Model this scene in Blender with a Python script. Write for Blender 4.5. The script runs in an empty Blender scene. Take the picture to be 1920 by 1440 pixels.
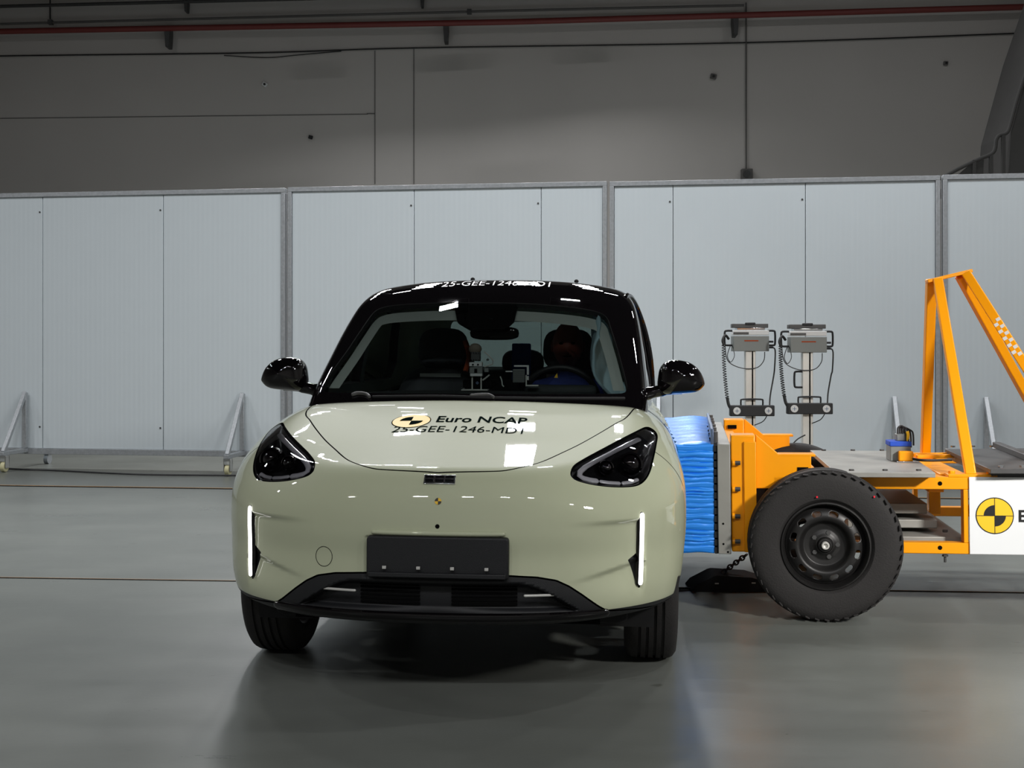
import bpy, bmesh, math, random
import numpy as np
from mathutils import Vector, Matrix

random.seed(7)
np.random.seed(7)
scene = bpy.context.scene
COL = scene.collection

# ---------------------------------------------------------------- camera
FPX, CXP, CYP, CAMH = 2320.0, 960.0, 650.0, 1.25      # focal length and horizon in 1920x1440 pixels, eye height
cam_data = bpy.data.cameras.new('camera')
cam_data.sensor_width = 36.0
cam_data.lens = FPX / 1920.0 * 36.0
cam_data.shift_y = (CYP - 720.0) / 1920.0
cam_data.clip_end = 200
cam = bpy.data.objects.new('camera', cam_data)
COL.objects.link(cam)
cam.location = (0, 0, CAMH)
cam.rotation_euler = (math.pi / 2, 0, 0)
scene.camera = cam

# ---------------------------------------------------------------- world, exposure
world = bpy.data.worlds.new('world')
scene.world = world
world.use_nodes = True
bg = world.node_tree.nodes['Background']
bg.inputs[0].default_value = (0.55, 0.6, 0.65, 1)
bg.inputs[1].default_value = 0.02
vs = scene.view_settings
vs.view_transform = 'Standard'
vs.look = 'None'
vs.gamma = 1.0
vs.use_curve_mapping = False
vs.exposure = 0.0

# ---------------------------------------------------------------- assumed, unseen ceiling floodlight banks (lamp positions)
# x, y, z, power share
# (x, y, z, tilt towards the camera side, watts)
LAMP_SIZE = (0.46, 0.14)
LAMP_SPREAD = math.radians(165)
LAMP_COLOR = (0.985, 0.99, 1.0)
LAMPS = []
for ly in (14.8, 16.2, 17.8, 19.6):
    for lx in (-3.1, -1.75, 0.25, 1.6):
        LAMPS.append((lx, ly, 6.9, math.radians(30), 42.0))
for lx in (-9.5, -6.5, -3.3, -0.95, 0.75, 3.0, 6.0):
    LAMPS.append((lx, 9.4, 5.6, 0.0, 57.0))
for lx in (-9.5, -6.5, 5.0):  # assumed outer lamps, added to light the hall and partitions
    LAMPS.append((lx, 5.6, 5.6, 0.0, 62.0))
for lx in (-8.0, -2.6, 2.4, 6.4):  # high row added only to brighten the rear wall
    LAMPS.append((lx, 16.0, 8.4, 0.0, 28.0 if abs(lx) < 3 else 42.0))
for lx in (-6.5, -2.5, -0.95, 0.75, 2.3, 6.0):  # assumed row behind the camera, added to brighten the car front
    LAMPS.append((lx, -2.4, 5.6, 0.0, 84.0))
# assumed unseen stand floodlight right of the camera, added to brighten the trolley
SPOT_POS, SPOT_AIM, SPOT_WATTS, SPOT_SPREAD = Vector((4.6, 0.6, 3.3)), Vector((2.05, 5.8, 0.55)), 35.0, math.radians(50)
LAMP_LIGHTS = []
for (lx, ly, lz, lt, lw) in LAMPS:
    ld = bpy.data.lights.new('assumed_floodlight_beam', 'AREA')
    ld.shape = 'RECTANGLE'
    ld.size, ld.size_y = (0.26, 0.09) if abs(lx) < 1 and ly == 9.4 else LAMP_SIZE
    ld.energy = lw
    ld.color = LAMP_COLOR
    ld.spread = math.radians(158) if lt else LAMP_SPREAD
    lo = bpy.data.objects.new('assumed_floodlight_beam', ld)
    COL.objects.link(lo)
    LAMP_LIGHTS.append(lo)
sd_ = bpy.data.lights.new('assumed_stand_floodlight_beam', 'AREA')
sd_.shape = 'RECTANGLE'; sd_.size, sd_.size_y = 0.6, 0.4
sd_.energy = SPOT_WATTS; sd_.spread = SPOT_SPREAD; sd_.color = (1.0, 0.97, 0.92)
SPOT = bpy.data.objects.new('assumed_stand_floodlight_beam', sd_)
COL.objects.link(SPOT)

# ================================================================ helpers
def tag(o, label=None, cat=None, group=None, kind=None):
    if label: o['label'] = label
    if cat: o['category'] = cat
    if group: o['group'] = group
    if kind: o['kind'] = kind
    return o

def empty(name, loc=(0, 0, 0), rot=(0, 0, 0), parent=None):
    o = bpy.data.objects.new(name, None)
    COL.objects.link(o)
    o.location = loc
    o.rotation_euler = rot
    o.empty_display_size = 0.1
    if parent: o.parent = parent
    return o

def link_mesh(name, me, mat, parent=None, smooth=35, bevel=0.0, seg=2, subsurf=0):
    o = bpy.data.objects.new(name, me)
    COL.objects.link(o)
    if mat is not None:
        for m in (mat if isinstance(mat, (list, tuple)) else [mat]):
            me.materials.append(m)
    if smooth:
        me.polygons.foreach_set('use_smooth', [True] * len(me.polygons))
        if smooth < 180:
            me.set_sharp_from_angle(angle=math.radians(smooth))
    if bevel:
        b = o.modifiers.new('bevel', 'BEVEL')
        b.width = bevel; b.segments = seg; b.limit_method = 'ANGLE'; b.angle_limit = math.radians(35)
        b.harden_normals = False
    if subsurf:
        s = o.modifiers.new('subsurf', 'SUBSURF')
        s.levels = s.render_levels = subsurf
    if parent: o.parent = parent
    return o

def frame_from(d, up=(0, 0, 1)):
    d = Vector(d).normalized()
    up = Vector(up)
    if abs(d.dot(up)) > 0.98: up = Vector((0, 1, 0))
    s = d.cross(up).normalized()
    u = s.cross(d).normalized()
    return d, s, u

class MB:
    """collects shapes, then becomes one mesh object"""
    def __init__(self): self.v, self.f = [], []
    def add(self, vs_, fs_):
        k = len(self.v)
        self.v += [tuple(p) for p in vs_]
        self.f += [tuple(k + i for i in f) for f in fs_]
        return self
    def box(self, c, s, rot=None):
        hx, hy, hz = s[0] / 2, s[1] / 2, s[2] / 2
        P = [Vector((x, y, z)) for x in (-hx, hx) for y in (-hy, hy) for z in (-hz, hz)]
        if rot is not None: P = [rot @ p for p in P]
        P = [p + Vector(c) for p in P]
        return self.add(P, [(0, 1, 3, 2), (4, 6, 7, 5), (0, 4, 5, 1), (2, 3, 7, 6), (0, 2, 6, 4), (1, 5, 7, 3)])
    def bx(self, x0, x1, y0, y1, z0, z1):
        return self.box(((x0 + x1) / 2, (y0 + y1) / 2, (z0 + z1) / 2), (abs(x1 - x0), abs(y1 - y0), abs(z1 - z0)))
    def beam(self, p0, p1, w, h, up=(0, 0, 1)):
        p0, p1 = Vector(p0), Vector(p1)
        d, s, u = frame_from(p1 - p0, up)
        q = [s * (w / 2) + u * (h / 2), -s * (w / 2) + u * (h / 2), -s * (w / 2) - u * (h / 2), s * (w / 2) - u * (h / 2)]
        V = [p0 + a for a in q] + [p1 + a for a in q]
        return self.add(V, [(3, 2, 1, 0), (4, 5, 6, 7)] + [(i, (i + 1) % 4, 4 + (i + 1) % 4, 4 + i) for i in range(4)])
    def cyl(self, p0, p1, r0, r1=None, n=16, caps=True):
        r1 = r0 if r1 is None else r1
        p0, p1 = Vector(p0), Vector(p1)
        d, s, u = frame_from(p1 - p0)
        V = []
        for p, r in ((p0, r0), (p1, r1)):
            for i in range(n):
                a = 2 * math.pi * i / n
                V.append(p + s * (r * math.cos(a)) + u * (r * math.sin(a)))
        F = [(i, n + i, n + (i + 1) % n, (i + 1) % n) for i in range(n)]
        if caps: F += [tuple(range(n)), tuple(range(2 * n - 1, n - 1, -1))]
        return self.add(V, F)
    def tube(self, path, r, n=8, closed=False):
        P = [Vector(p) for p in path]
        m = len(P); V = []; prev = None
        for i in range(m):
            a = P[(i - 1) % m] if (closed or i > 0) else P[i]
            b = P[(i + 1) % m] if (closed or i < m - 1) else P[i]
            d, s, u = frame_from(b - a)
            if prev is not None:
                s = (prev - d * prev.dot(d))
                s = s.normalized() if s.length > 1e-6 else frame_from(d)[1]
                u = s.cross(d).normalized()
            prev = s
            rr = r[i] if isinstance(r, (list, tuple)) else r
            for k in range(n):
                t = 2 * math.pi * k / n
                V.append(P[i] + s * (rr * math.cos(t)) + u * (rr * math.sin(t)))
        F = []
        for i in range(m if closed else m - 1):
            j = (i + 1) % m
            for k in range(n):
                F.append((i * n + k, i * n + (k + 1) % n, j * n + (k + 1) % n, j * n + k))
        if not closed:
            F += [tuple(range(n - 1, -1, -1)), tuple(range((m - 1) * n, m * n))]
        return self.add(V, F)
    def prism(self, poly, vec):
        P = [Vector(p) for p in poly]; n = len(P); vec = Vector(vec)
        V = P + [p + vec for p in P]
        F = [tuple(range(n)), tuple(range(2 * n - 1, n - 1, -1))] + [(i, i + n, (i + 1) % n + n, (i + 1) % n) for i in range(n)]
        return self.add(V, F)
    def lathe(self, prof, o, axis, n=32, closed=False):
        """prof: (radius, distance along axis)"""
        o = Vector(o); d, s, u = frame_from(axis)
        m = len(prof); V = []
        for (r, a) in prof:
            for k in range(n):
                t = 2 * math.pi * k / n
                V.append(o + d * a + s * (r * math.cos(t)) + u * (r * math.sin(t)))
        F = []
        for i in range(m if closed else m - 1):
            j = (i + 1) % m
            for k in range(n):
                F.append((i * n + k, j * n + k, j * n + (k + 1) % n, i * n + (k + 1) % n))
        return self.add(V, F)
    def ellipsoid(self, c, r, nu=24, nv=14, rot=None, power=1.0):
        V = []; c = Vector(c)
        def sp(x): return math.copysign(abs(x) ** power, x)
        for j in range(nv + 1):
            ph = -math.pi / 2 + math.pi * j / nv
            for i in range(nu):
                th = 2 * math.pi * i / nu
                p = Vector((r[0] * sp(math.cos(ph)) * sp(math.cos(th)), r[1] * sp(math.cos(ph)) * sp(math.sin(th)), r[2] * sp(math.sin(ph))))
                V.append((rot @ p if rot is not None else p) + c)
        F = []
        for j in range(nv):
            for i in range(nu):
                F.append((j * nu + i, j * nu + (i + 1) % nu, (j + 1) * nu + (i + 1) % nu, (j + 1) * nu + i))
        return self.add(V, F)
    def grid(self, rows):
        m, n = len(rows), len(rows[0])
        V = [p for r in rows for p in r]
        F = [(i * n + j, i * n + j + 1, (i + 1) * n + j + 1, (i + 1) * n + j) for i in range(m - 1) for j in range(n - 1)]
        return self.add(V, F)
    def mesh(self, name='mesh'):
        me = bpy.data.meshes.new(name)
        me.from_pydata(self.v, [], self.f)
        bm = bmesh.new(); bm.from_mesh(me)
        bmesh.ops.remove_doubles(bm, verts=bm.verts, dist=1e-6)
        bmesh.ops.recalc_face_normals(bm, faces=bm.faces)
        bm.to_mesh(me); bm.free()
        me.update()
        return me
    def build(self, name, mat, parent=None, **kw):
        return link_mesh(name, self.mesh(name), mat, parent, **kw)

def copy_tree(o, parent=None):
    c = o.copy(); COL.objects.link(c)
    c.parent = parent
    for ch in list(o.children): copy_tree(ch, c)
    return c

def pix_ray(px, py):
    return Vector((0, 0, CAMH)), Vector(((px - CXP) / FPX, 1.0, (CYP - py) / FPX))

def pix_floor(px, py, z=0.0):
    d = (CAMH - z) * FPX / (py - CYP)
    return Vector(((px - CXP) / FPX * d, d, z))

def pix_at(px, py, y):
    return Vector(((px - CXP) / FPX * y, y, CAMH + (CYP - py) / FPX * y))

def catmull(P, n=8, closed=False):
    P = [Vector(p) for p in P]; m = len(P); out = []
    rng = range(m) if closed else range(m - 1)
    for i in rng:
        p1, p2 = P[i], P[(i + 1) % m]
        p0 = P[(i - 1) % m] if (closed or i > 0) else p1
        p3 = P[(i + 2) % m] if (closed or i + 2 < m) else p2
        for k in range(n):
            t = k / n
            out.append(0.5 * ((2 * p1) + (p2 - p0) * t + (2 * p0 - 5 * p1 + 4 * p2 - p3) * t * t + (3 * p1 - 3 * p2 + p3 - p0) * t ** 3))
    if not closed: out.append(P[-1])
    return out

# ================================================================ materials (all node based)
def srgb(r, g, b):
    def f(c):
        c /= 255.0
        return c / 12.92 if c <= 0.04045 else ((c + 0.055) / 1.055) ** 2.4
    return (f(r), f(g), f(b), 1.0)

def mat(name, col, rough=0.5, metal=0.0, coat=0.0, coat_rough=0.03, var=0.06, scale=6.0, bump=0.0, bump_scale=60.0,
        spec=0.5, emit=None, emit_strength=0.0, rough_var=0.0, sheen=0.0):
    m = bpy.data.materials.new(name)
    m.use_nodes = True
    nt = m.node_tree; N = nt.nodes; L = nt.links
    b = N['Principled BSDF']
    b.inputs['Roughness'].default_value = rough
    b.inputs['Metallic'].default_value = metal
    b.inputs['Specular IOR Level'].default_value = spec
    b.inputs['Coat Weight'].default_value = coat
    b.inputs['Coat Roughness'].default_value = coat_rough
    tc = N.new('ShaderNodeTexCoord')
    nz = N.new('ShaderNodeTexNoise')
    nz.inputs['Scale'].default_value = scale
    nz.inputs['Detail'].default_value = 5
    L.new(tc.outputs['Object'], nz.inputs['Vector'])
    mx = N.new('ShaderNodeMixRGB')
    mx.inputs[1].default_value = tuple(c * (1 - var) for c in col[:3]) + (1,)
    mx.inputs[2].default_value = tuple(min(1, c * (1 + var)) for c in col[:3]) + (1,)
    L.new(nz.outputs['Fac'], mx.inputs[0])
    L.new(mx.outputs[0], b.inputs['Base Color'])
    if rough_var:
        mr = N.new('ShaderNodeMapRange')
        mr.inputs['To Min'].default_value = max(0, rough - rough_var)
        mr.inputs['To Max'].default_value = min(1, rough + rough_var)
        L.new(nz.outputs['Fac'], mr.inputs['Value'])
        L.new(mr.outputs[0], b.inputs['Roughness'])
    if bump:
        n2 = N.new('ShaderNodeTexNoise')
        n2.inputs['Scale'].default_value = bump_scale
        n2.inputs['Detail'].default_value = 4
        L.new(tc.outputs['Object'], n2.inputs['Vector'])
        bp = N.new('ShaderNodeBump')
        bp.inputs['Strength'].default_value = bump
        bp.inputs['Distance'].default_value = 0.01
        L.new(n2.outputs['Fac'], bp.inputs['Height'])
        L.new(bp.outputs[0], b.inputs['Normal'])
    if emit:
        b.inputs['Emission Color'].default_value = emit
        b.inputs['Emission Strength'].default_value = emit_strength
    return m

def glass(name, tint=(0.8, 0.85, 0.83, 1), rough=0.0, ior=1.5):
    m = bpy.data.materials.new(name)
    m.use_nodes = True
    nt = m.node_tree; N = nt.nodes; L = nt.links
    N.remove(N['Principled BSDF'])
    out = N['Material Output']
    tr = N.new('ShaderNodeBsdfTransparent'); tr.inputs[0].default_value = tint
    gl = N.new('ShaderNodeBsdfGlossy'); gl.inputs['Roughness'].default_value = rough
    fr = N.new('ShaderNodeFresnel'); fr.inputs['IOR'].default_value = ior
    mx = N.new('ShaderNodeMixShader')
    L.new(fr.outputs[0], mx.inputs[0]); L.new(tr.outputs[0], mx.inputs[1]); L.new(gl.outputs[0], mx.inputs[2])
    L.new(mx.outputs[0], out.inputs['Surface'])
    return m

M = {}
M['paint'] = mat('sage_paint', srgb(192, 197, 168), 0.5, 0.0, 1.0, 0.015, var=0.012, scale=40, spec=0.15)
M['black_gloss'] = mat('black_gloss', srgb(9, 7, 9), 0.6, 0, 1.0, 0.012, var=0.05, spec=0.0)
M['black_plastic'] = mat('black_plastic', srgb(25, 26, 29), 0.55, var=0.08, bump=0.15, bump_scale=400)
M['black_matte'] = mat('black_matte', srgb(22, 22, 24), 0.8, var=0.1)
M['gap'] = mat('gap_black', srgb(8, 8, 9), 0.95, var=0.0, spec=0.1)
M['rubber'] = mat('tyre_rubber', srgb(34, 32, 32), 0.78, var=0.15, scale=20, bump=0.2, bump_scale=150)
M['chrome'] = mat('chrome', srgb(205, 206, 208), 0.12, 1.0, var=0.03)
M['alu'] = mat('aluminium', srgb(214, 213, 208), 0.4, 0.3, var=0.08, scale=14, rough_var=0.1)
M['galv'] = mat('galvanised_steel', srgb(172, 176, 180), 0.42, 0.45, var=0.25, scale=45, rough_var=0.15)
M['steel'] = mat('grey_steel_plate', srgb(150, 149, 144), 0.5, 0.35, var=0.18, scale=7, rough_var=0.15, bump=0.08, bump_scale=30)
M['steel_dark'] = mat('dark_steel', srgb(78, 78, 78), 0.5, 0.4, var=0.2, scale=12)
M['wheel_black'] = mat('wheel_black', srgb(30, 29, 29), 0.42, 0.2, var=0.2, scale=18, rough_var=0.1)
M['yellow'] = mat('trolley_yellow', srgb(255, 162, 2), 0.4, 0.0, 0.15, 0.15, var=0.05, scale=9, spec=0.3)
M['blue_alu'] = mat('blue_barrier', srgb(38, 138, 240), 0.38, 0.25, 0.3, 0.2, var=0.12, scale=12)
M['blue_grey'] = mat('blue_grey_steel', srgb(96, 112, 140), 0.4, 0.6, var=0.15, scale=20)
M['white_board'] = mat('white_board', srgb(232, 234, 236), 0.45, var=0.02)
M['white'] = mat('white_lacquer', srgb(225, 226, 226), 0.35, var=0.03)
M['print_black'] = mat('print_black', srgb(18, 18, 18), 0.5, var=0.0)
M['print_yellow'] = mat('print_yellow', srgb(246, 197, 30), 0.5, var=0.02)
M['grey_box'] = mat('grey_housing', srgb(126, 130, 128), 0.5, 0.2, var=0.05)
M['cable'] = mat('black_cable', srgb(24, 25, 27), 0.5, var=0.05)
M['lamp_white'] = mat('running_light', srgb(255, 255, 255), 0.3, emit=(1, 0.98, 0.97, 1), emit_strength=3.2)
M['lightguide'] = mat('headlight_guide', srgb(196, 194, 196), 0.3, 0.1, 0.6, var=0.05)
M['lens_black'] = mat('headlight_black', srgb(16, 16, 18), 0.25, 0.2, 0.6, var=0.2)
M['windshield'] = glass('windshield_glass', (0.84, 0.90, 0.88, 1))
M['side_glass'] = glass('side_glass', (0.78, 0.84, 0.82, 1))
M['privacy_glass'] = glass('privacy_glass', (0.16, 0.20, 0.19, 1))
M['lens'] = glass('headlight_lens', (0.86, 0.87, 0.9, 1))
M['trim_grey'] = mat('pillar_trim', srgb(206, 212, 206), 0.85, var=0.05, bump=0.1, bump_scale=300)
M['dash'] = mat('dashboard_black', srgb(50, 54, 55), 0.7, var=0.1, bump=0.2, bump_scale=300)
M['seat'] = mat('seat_fabric', srgb(62, 65, 69), 0.85, var=0.15, bump=0.2, bump_scale=200)
M['airbag'] = mat('airbag_cloth', srgb(178, 208, 218), 0.85, var=0.08, scale=10, bump=0.3, bump_scale=25)
M['dummy'] = mat('dummy_skin', srgb(150, 72, 54), 0.55, var=0.2, scale=8)
M['dummy_suit'] = mat('dummy_suit', srgb(48, 62, 130), 0.85, var=0.15, scale=14)
M['blue_strap'] = mat('blue_strap', srgb(38, 82, 196), 0.8, var=0.15, scale=14)
M['orange'] = mat('orange_webbing', srgb(170, 70, 28), 0.8, var=0.2)
M['tan'] = mat('tan_cap', srgb(120, 110, 98), 0.7, var=0.1)
M['caster'] = mat('caster_cream', srgb(205, 200, 160), 0.5, var=0.05)
M['red_pipe'] = mat('red_pipe', srgb(120, 52, 48), 0.5, var=0.12)
M['pipe_grey'] = mat('grey_pipe', srgb(96, 94, 92), 0.6, var=0.12)
M['stair'] = mat('dark_stair_steel', srgb(84, 83, 82), 0.7, 0.1, var=0.1)
M['ceiling'] = mat('ceiling_sheet', srgb(48, 48, 50), 0.8, var=0.08)
M['wood_strip'] = mat('ochre_joint', srgb(168, 132, 88), 0.7, var=0.25, scale=12)

def wall_material():
    m = mat('hall_wall', srgb(192, 188, 184), 0.85, var=0.05, scale=0.8, bump=0.06, bump_scale=4)
    return m
M['wall'] = wall_material()

def panel_material():
    """cool white sandwich panel with fine pressed ribs"""
    m = mat('sandwich_panel', srgb(208, 217, 222), 0.36, 0.0, var=0.02, scale=3)
    nt = m.node_tree; N = nt.nodes; L = nt.links
    tc = N.new('ShaderNodeTexCoord')
    wv = N.new('ShaderNodeTexWave')
    wv.wave_type = 'BANDS'; wv.bands_direction = 'X'
    wv.inputs['Scale'].default_value = 6.0
    wv.inputs['Distortion'].default_value = 0.0
    L.new(tc.outputs['Object'], wv.inputs['Vector'])
    bp = N.new('ShaderNodeBump'); bp.inputs['Strength'].default_value = 0.25; bp.inputs['Distance'].default_value = 0.003
    L.new(wv.outputs['Fac'], bp.inputs['Height'])
    L.new(bp.outputs[0], N['Principled BSDF'].inputs['Normal'])
    return m
M['panel'] = panel_material()

def floor_material():
    m = bpy.data.materials.new('grey_epoxy_floor')
    m.use_nodes = True
    nt = m.node_tree; N = nt.nodes; L = nt.links
    b = N['Principled BSDF']
    b.inputs['Specular IOR Level'].default_value = 0.3
    tc = N.new('ShaderNodeTexCoord')
    def noise(scale, det, rough=0.5, vec=None):
        n = N.new('ShaderNodeTexNoise')
        n.inputs['Scale'].default_value = scale; n.inputs['Detail'].default_value = det; n.inputs['Roughness'].default_value = rough
        L.new(vec or tc.outputs['Object'], n.inputs['Vector'])
        return n
    mp = N.new('ShaderNodeMapping'); mp.inputs['Scale'].default_value = (0.35, 1.4, 1)
    L.new(tc.outputs['Object'], mp.inputs['Vector'])
    n1 = noise(0.9, 6, 0.6); n2 = noise(2.2, 8, 0.65, mp.outputs[0]); n3 = noise(38, 3)
    r1 = N.new('ShaderNodeValToRGB')
    r1.color_ramp.elements[0].position = 0.3; r1.color_ramp.elements[0].color = srgb(104, 107, 103)
    r1.color_ramp.elements[1].position = 0.75; r1.color_ramp.elements[1].color = srgb(121, 124, 119)
    L.new(n1.outputs['Fac'], r1.inputs[0])
    mx = N.new('ShaderNodeMixRGB'); mx.blend_type = 'MULTIPLY'; mx.inputs[0].default_value = 0.35
    L.new(r1.outputs[0], mx.inputs[1])
    r2 = N.new('ShaderNodeValToRGB')
    r2.color_ramp.elements[0].position = 0.25; r2.color_ramp.elements[0].color = (0.72, 0.71, 0.68, 1)
    r2.color_ramp.elements[1].position = 0.6; r2.color_ramp.elements[1].color = (1, 1, 1, 1)
    L.new(n2.outputs['Fac'], r2.inputs[0]); L.new(r2.outputs[0], mx.inputs[2])
    # small dark scuffs
    mp2 = N.new('ShaderNodeMapping'); mp2.inputs['Scale'].default_value = (1.6, 5, 1)
    L.new(tc.outputs['Object'], mp2.inputs['Vector'])
    n4 = noise(1.9, 4, 0.6, mp2.outputs[0])
    r4 = N.new('ShaderNodeValToRGB')
    r4.color_ramp.elements[0].position = 0.285; r4.color_ramp.elements[0].color = (0.55, 0.55, 0.52, 1)
    r4.color_ramp.elements[1].position = 0.31; r4.color_ramp.elements[1].color = (1, 1, 1, 1)
    L.new(n4.outputs['Fac'], r4.inputs[0])
    m3 = N.new('ShaderNodeMixRGB'); m3.blend_type = 'MULTIPLY'; m3.inputs[0].default_value = 0.8
    L.new(mx.outputs[0], m3.inputs[1]); L.new(r4.outputs[0], m3.inputs[2])
    L.new(m3.outputs[0], b.inputs['Base Color'])
    mr = N.new('ShaderNodeMapRange'); mr.inputs['To Min'].default_value = 0.2; mr.inputs['To Max'].default_value = 0.42
    L.new(n2.outputs['Fac'], mr.inputs['Value']); L.new(mr.outputs[0], b.inputs['Roughness'])
    bp = N.new('ShaderNodeBump'); bp.inputs['Strength'].default_value = 0.05; bp.inputs['Distance'].default_value = 0.004
    L.new(n3.outputs['Fac'], bp.inputs['Height']); L.new(bp.outputs[0], b.inputs['Normal'])
    return m
M['floor'] = floor_material()

# flat lettering as thin solid mesh; fn maps (u, v, lift) to a point
def text_mesh(body, size, bold=0.0, space=1.0):
    c = bpy.data.curves.new('lettering', 'FONT')
    c.body = body; c.size = size; c.align_x = 'LEFT'; c.space_character = space; c.offset = bold
    c.resolution_u = 3
    o = bpy.data.objects.new('lettering', c); COL.objects.link(o)
    bpy.context.view_layer.update()
    dg = bpy.context.evaluated_depsgraph_get()
    me = bpy.data.meshes.new_from_object(o.evaluated_get(dg))
    bpy.data.objects.remove(o)
    bpy.data.curves.remove(c)
    return me

def lettering(name, body, size, fn, material, parent, bold=0.0, width=None, subdiv=0, space=1.0):
    me = text_mesh(body, size, bold, space)
    bm = bmesh.new(); bm.from_mesh(me)
    bmesh.ops.triangulate(bm, faces=bm.faces)
    if subdiv:
        bmesh.ops.subdivide_edges(bm, edges=bm.edges, cuts=subdiv)
    xs = [v.co.x for v in bm.verts]; x0, x1 = min(xs), max(xs)
    k = (width / (x1 - x0)) if width else 1.0
    for v in bm.verts:
        v.co = Vector(fn((v.co.x - x0) * k, v.co.y))
    bm.to_mesh(me); bm.free()
    return link_mesh(name, me, material, parent, smooth=0)

# ================================================================ the hall
o = MB().bx(-16, 9, -9, 23.5, -0.12, 0.0).build('floor', M['floor'], smooth=0)
tag(o, 'grey epoxy hall floor with scuffs and joints', 'floor', kind='structure')
FLOOR = o
def wall(name, poly, label):
    return tag(MB().prism(*poly).build(name, M['wall'], smooth=0), label, 'wall', kind='structure')

BW_Y, BW_S = 21.5, 0.09                     # rear wall line  y = BW_Y - BW_S * x
def bw(x, z, off=0.0): return Vector((x, BW_Y - BW_S * x - off, z))
WALL_BACK = wall('wall_back', ([bw(-16, 0), bw(9, 0), bw(9, 10), bw(-16, 10)], (0, 0.25, 0)), 'dim grey plastered rear wall of the hall')
wall('wall_left', ([(-15.6, -9, 0), (-15.6, 23.0, 0), (-15.6, 23.0, 10), (-15.6, -9, 10)], (-0.25, 0, 0)), 'grey side wall of the hall')
wall('wall_right', ([(8.85, -9, 0), (8.85, 20.8, 0), (8.85, 20.8, 10), (8.85, -9, 10)], (0.25, 0, 0)), 'grey side wall beside the stairs')
wall('wall_front', ([(-16, -8.7, 0), (9, -8.7, 0), (9, -8.7, 10), (-16, -8.7, 10)], (0, -0.25, 0)), 'grey wall behind the camera')
tag(MB().bx(-16, 9, -9, 23.5, 10.0, 10.2).build('ceiling', M['ceiling'], smooth=0), 'dark sheet metal hall ceiling', 'ceiling', kind='structure')

def on_bw(px, py, off=0.0):
    """pixel -> point on the rear wall"""
    r = (px - CXP) / FPX
    y = (BW_Y - off) / (1 + BW_S * r)
    return Vector((r * y, y, CAMH + (CYP - py) / FPX * y))

# plaster joints of the rear wall (thin grooves drawn as slightly proud strips)
def wall_joint(a, b, w=0.018):
    p, q = on_bw(*a, 0.006), on_bw(*b, 0.006)
    MB().beam(p, q, 0.012, w, (0, 1, 0)).build('wall_joint', M['pipe_grey'], WALL_BACK, smooth=0)
wall_joint((703, 95), (703, 345), 0.02)
wall_joint((776, 92), (776, 345), 0.02)
wall_joint((0, 222), (690, 214), 0.01)
wall_joint((688, 213), (703, 213), 0.03)

# pipes along the rear wall
def wall_pipe(name, pts, r, m, off, label, extra=None):
    P = [on_bw(px, py, off) for px, py in pts]
    root = empty(name, P[0])
    tag(root, label, 'pipe')
    MB().tube([p - P[0] for p in P], r, 12).build('pipe_run', m, root)
    return root, P[0]
rp, o0 = wall_pipe('sprinkler_pipe', [(-600, 74), (0, 59), (960, 41), (1920, 13), (1960, 11.5)], 0.052, M['red_pipe'], 0.25,
                   'dull red pipe running along the dim rear wall')
for px, py in ((313, 53), (836, 43), (1380, 29)):
    c = on_bw(px, py, 0.25) - o0
    mb = MB().prism([c + Vector((-0.045, 0, 0.05)), c + Vector((0.045, 0, 0.05)), c + Vector((0.045, 0, -0.1)), c + Vector((0.03, 0, -0.32)),
                     c + Vector((-0.03, 0, -0.32)), c + Vector((-0.045, 0, -0.1))], (0, 0.24, 0))
    mb.build('pipe_bracket', M['steel_dark'], rp, bevel=0.004)
rp, o0 = wall_pipe('conduit', [(-600, 58), (0, 45), (960, 20), (1395, 10)], 0.022, M['pipe_grey'], 0.2,
                   'thin grey conduit just above the red pipe on the rear wall')
for px, py in ((95, 42), (880, 22)):
    c = on_bw(px, py, 0.2) - o0
    MB().box(c, (0.08, 0.1, 0.08)).build('junction_box', M['steel_dark'], rp, bevel=0.006)
rp, o0 = wall_pipe('cable_tray', [(-600, 30), (0, 12), (960, -12), (1960, -36)], 0.03, M['steel_dark'], 0.2,
                   'dark steel conduit at the very top of the rear wall')
for px, py in ((348, 4), (791, -6)):
    c = on_bw(px, py, 0.2) - o0
    MB().prism([c + Vector((-0.03, 0, 0.02)), c + Vector((0.03, 0, 0.02)), c + Vector((0.02, 0, -0.16)), c + Vector((-0.02, 0, -0.16))], (0, 0.18, 0)).build('pipe_bracket', M['steel_dark'], rp, bevel=0.004)
P = [on_bw(px, py, 0.03) for px, py in ((-300, 112), (0, 105), (480, 99), (776, 90), (1400, 80), (1920, 62), (1960, 61))]
tag(MB().tube(catmull(P, 6), 0.012, 6).build('wall_cable', M['cable']), 'long black cable stretched across the rear wall below the red pipe', 'cable')
P = [on_bw(px, py, 0.03) for px, py in ((420, 104), (500, 108), (560, 103), (640, 96))]
tag(MB().tube(catmull(P, 6), 0.008, 6).build('wall_cable', M['cable']), 'short sagging cable loop on the rear wall', 'cable')
P = [on_bw(px, py, 0.03) for px, py in ((94, -4), (94, 36))]
tag(MB().tube(P, 0.012, 6).build('drop_rod', M['cable']), 'short dark rod dropping to the conduit junction box', 'rod')
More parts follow.
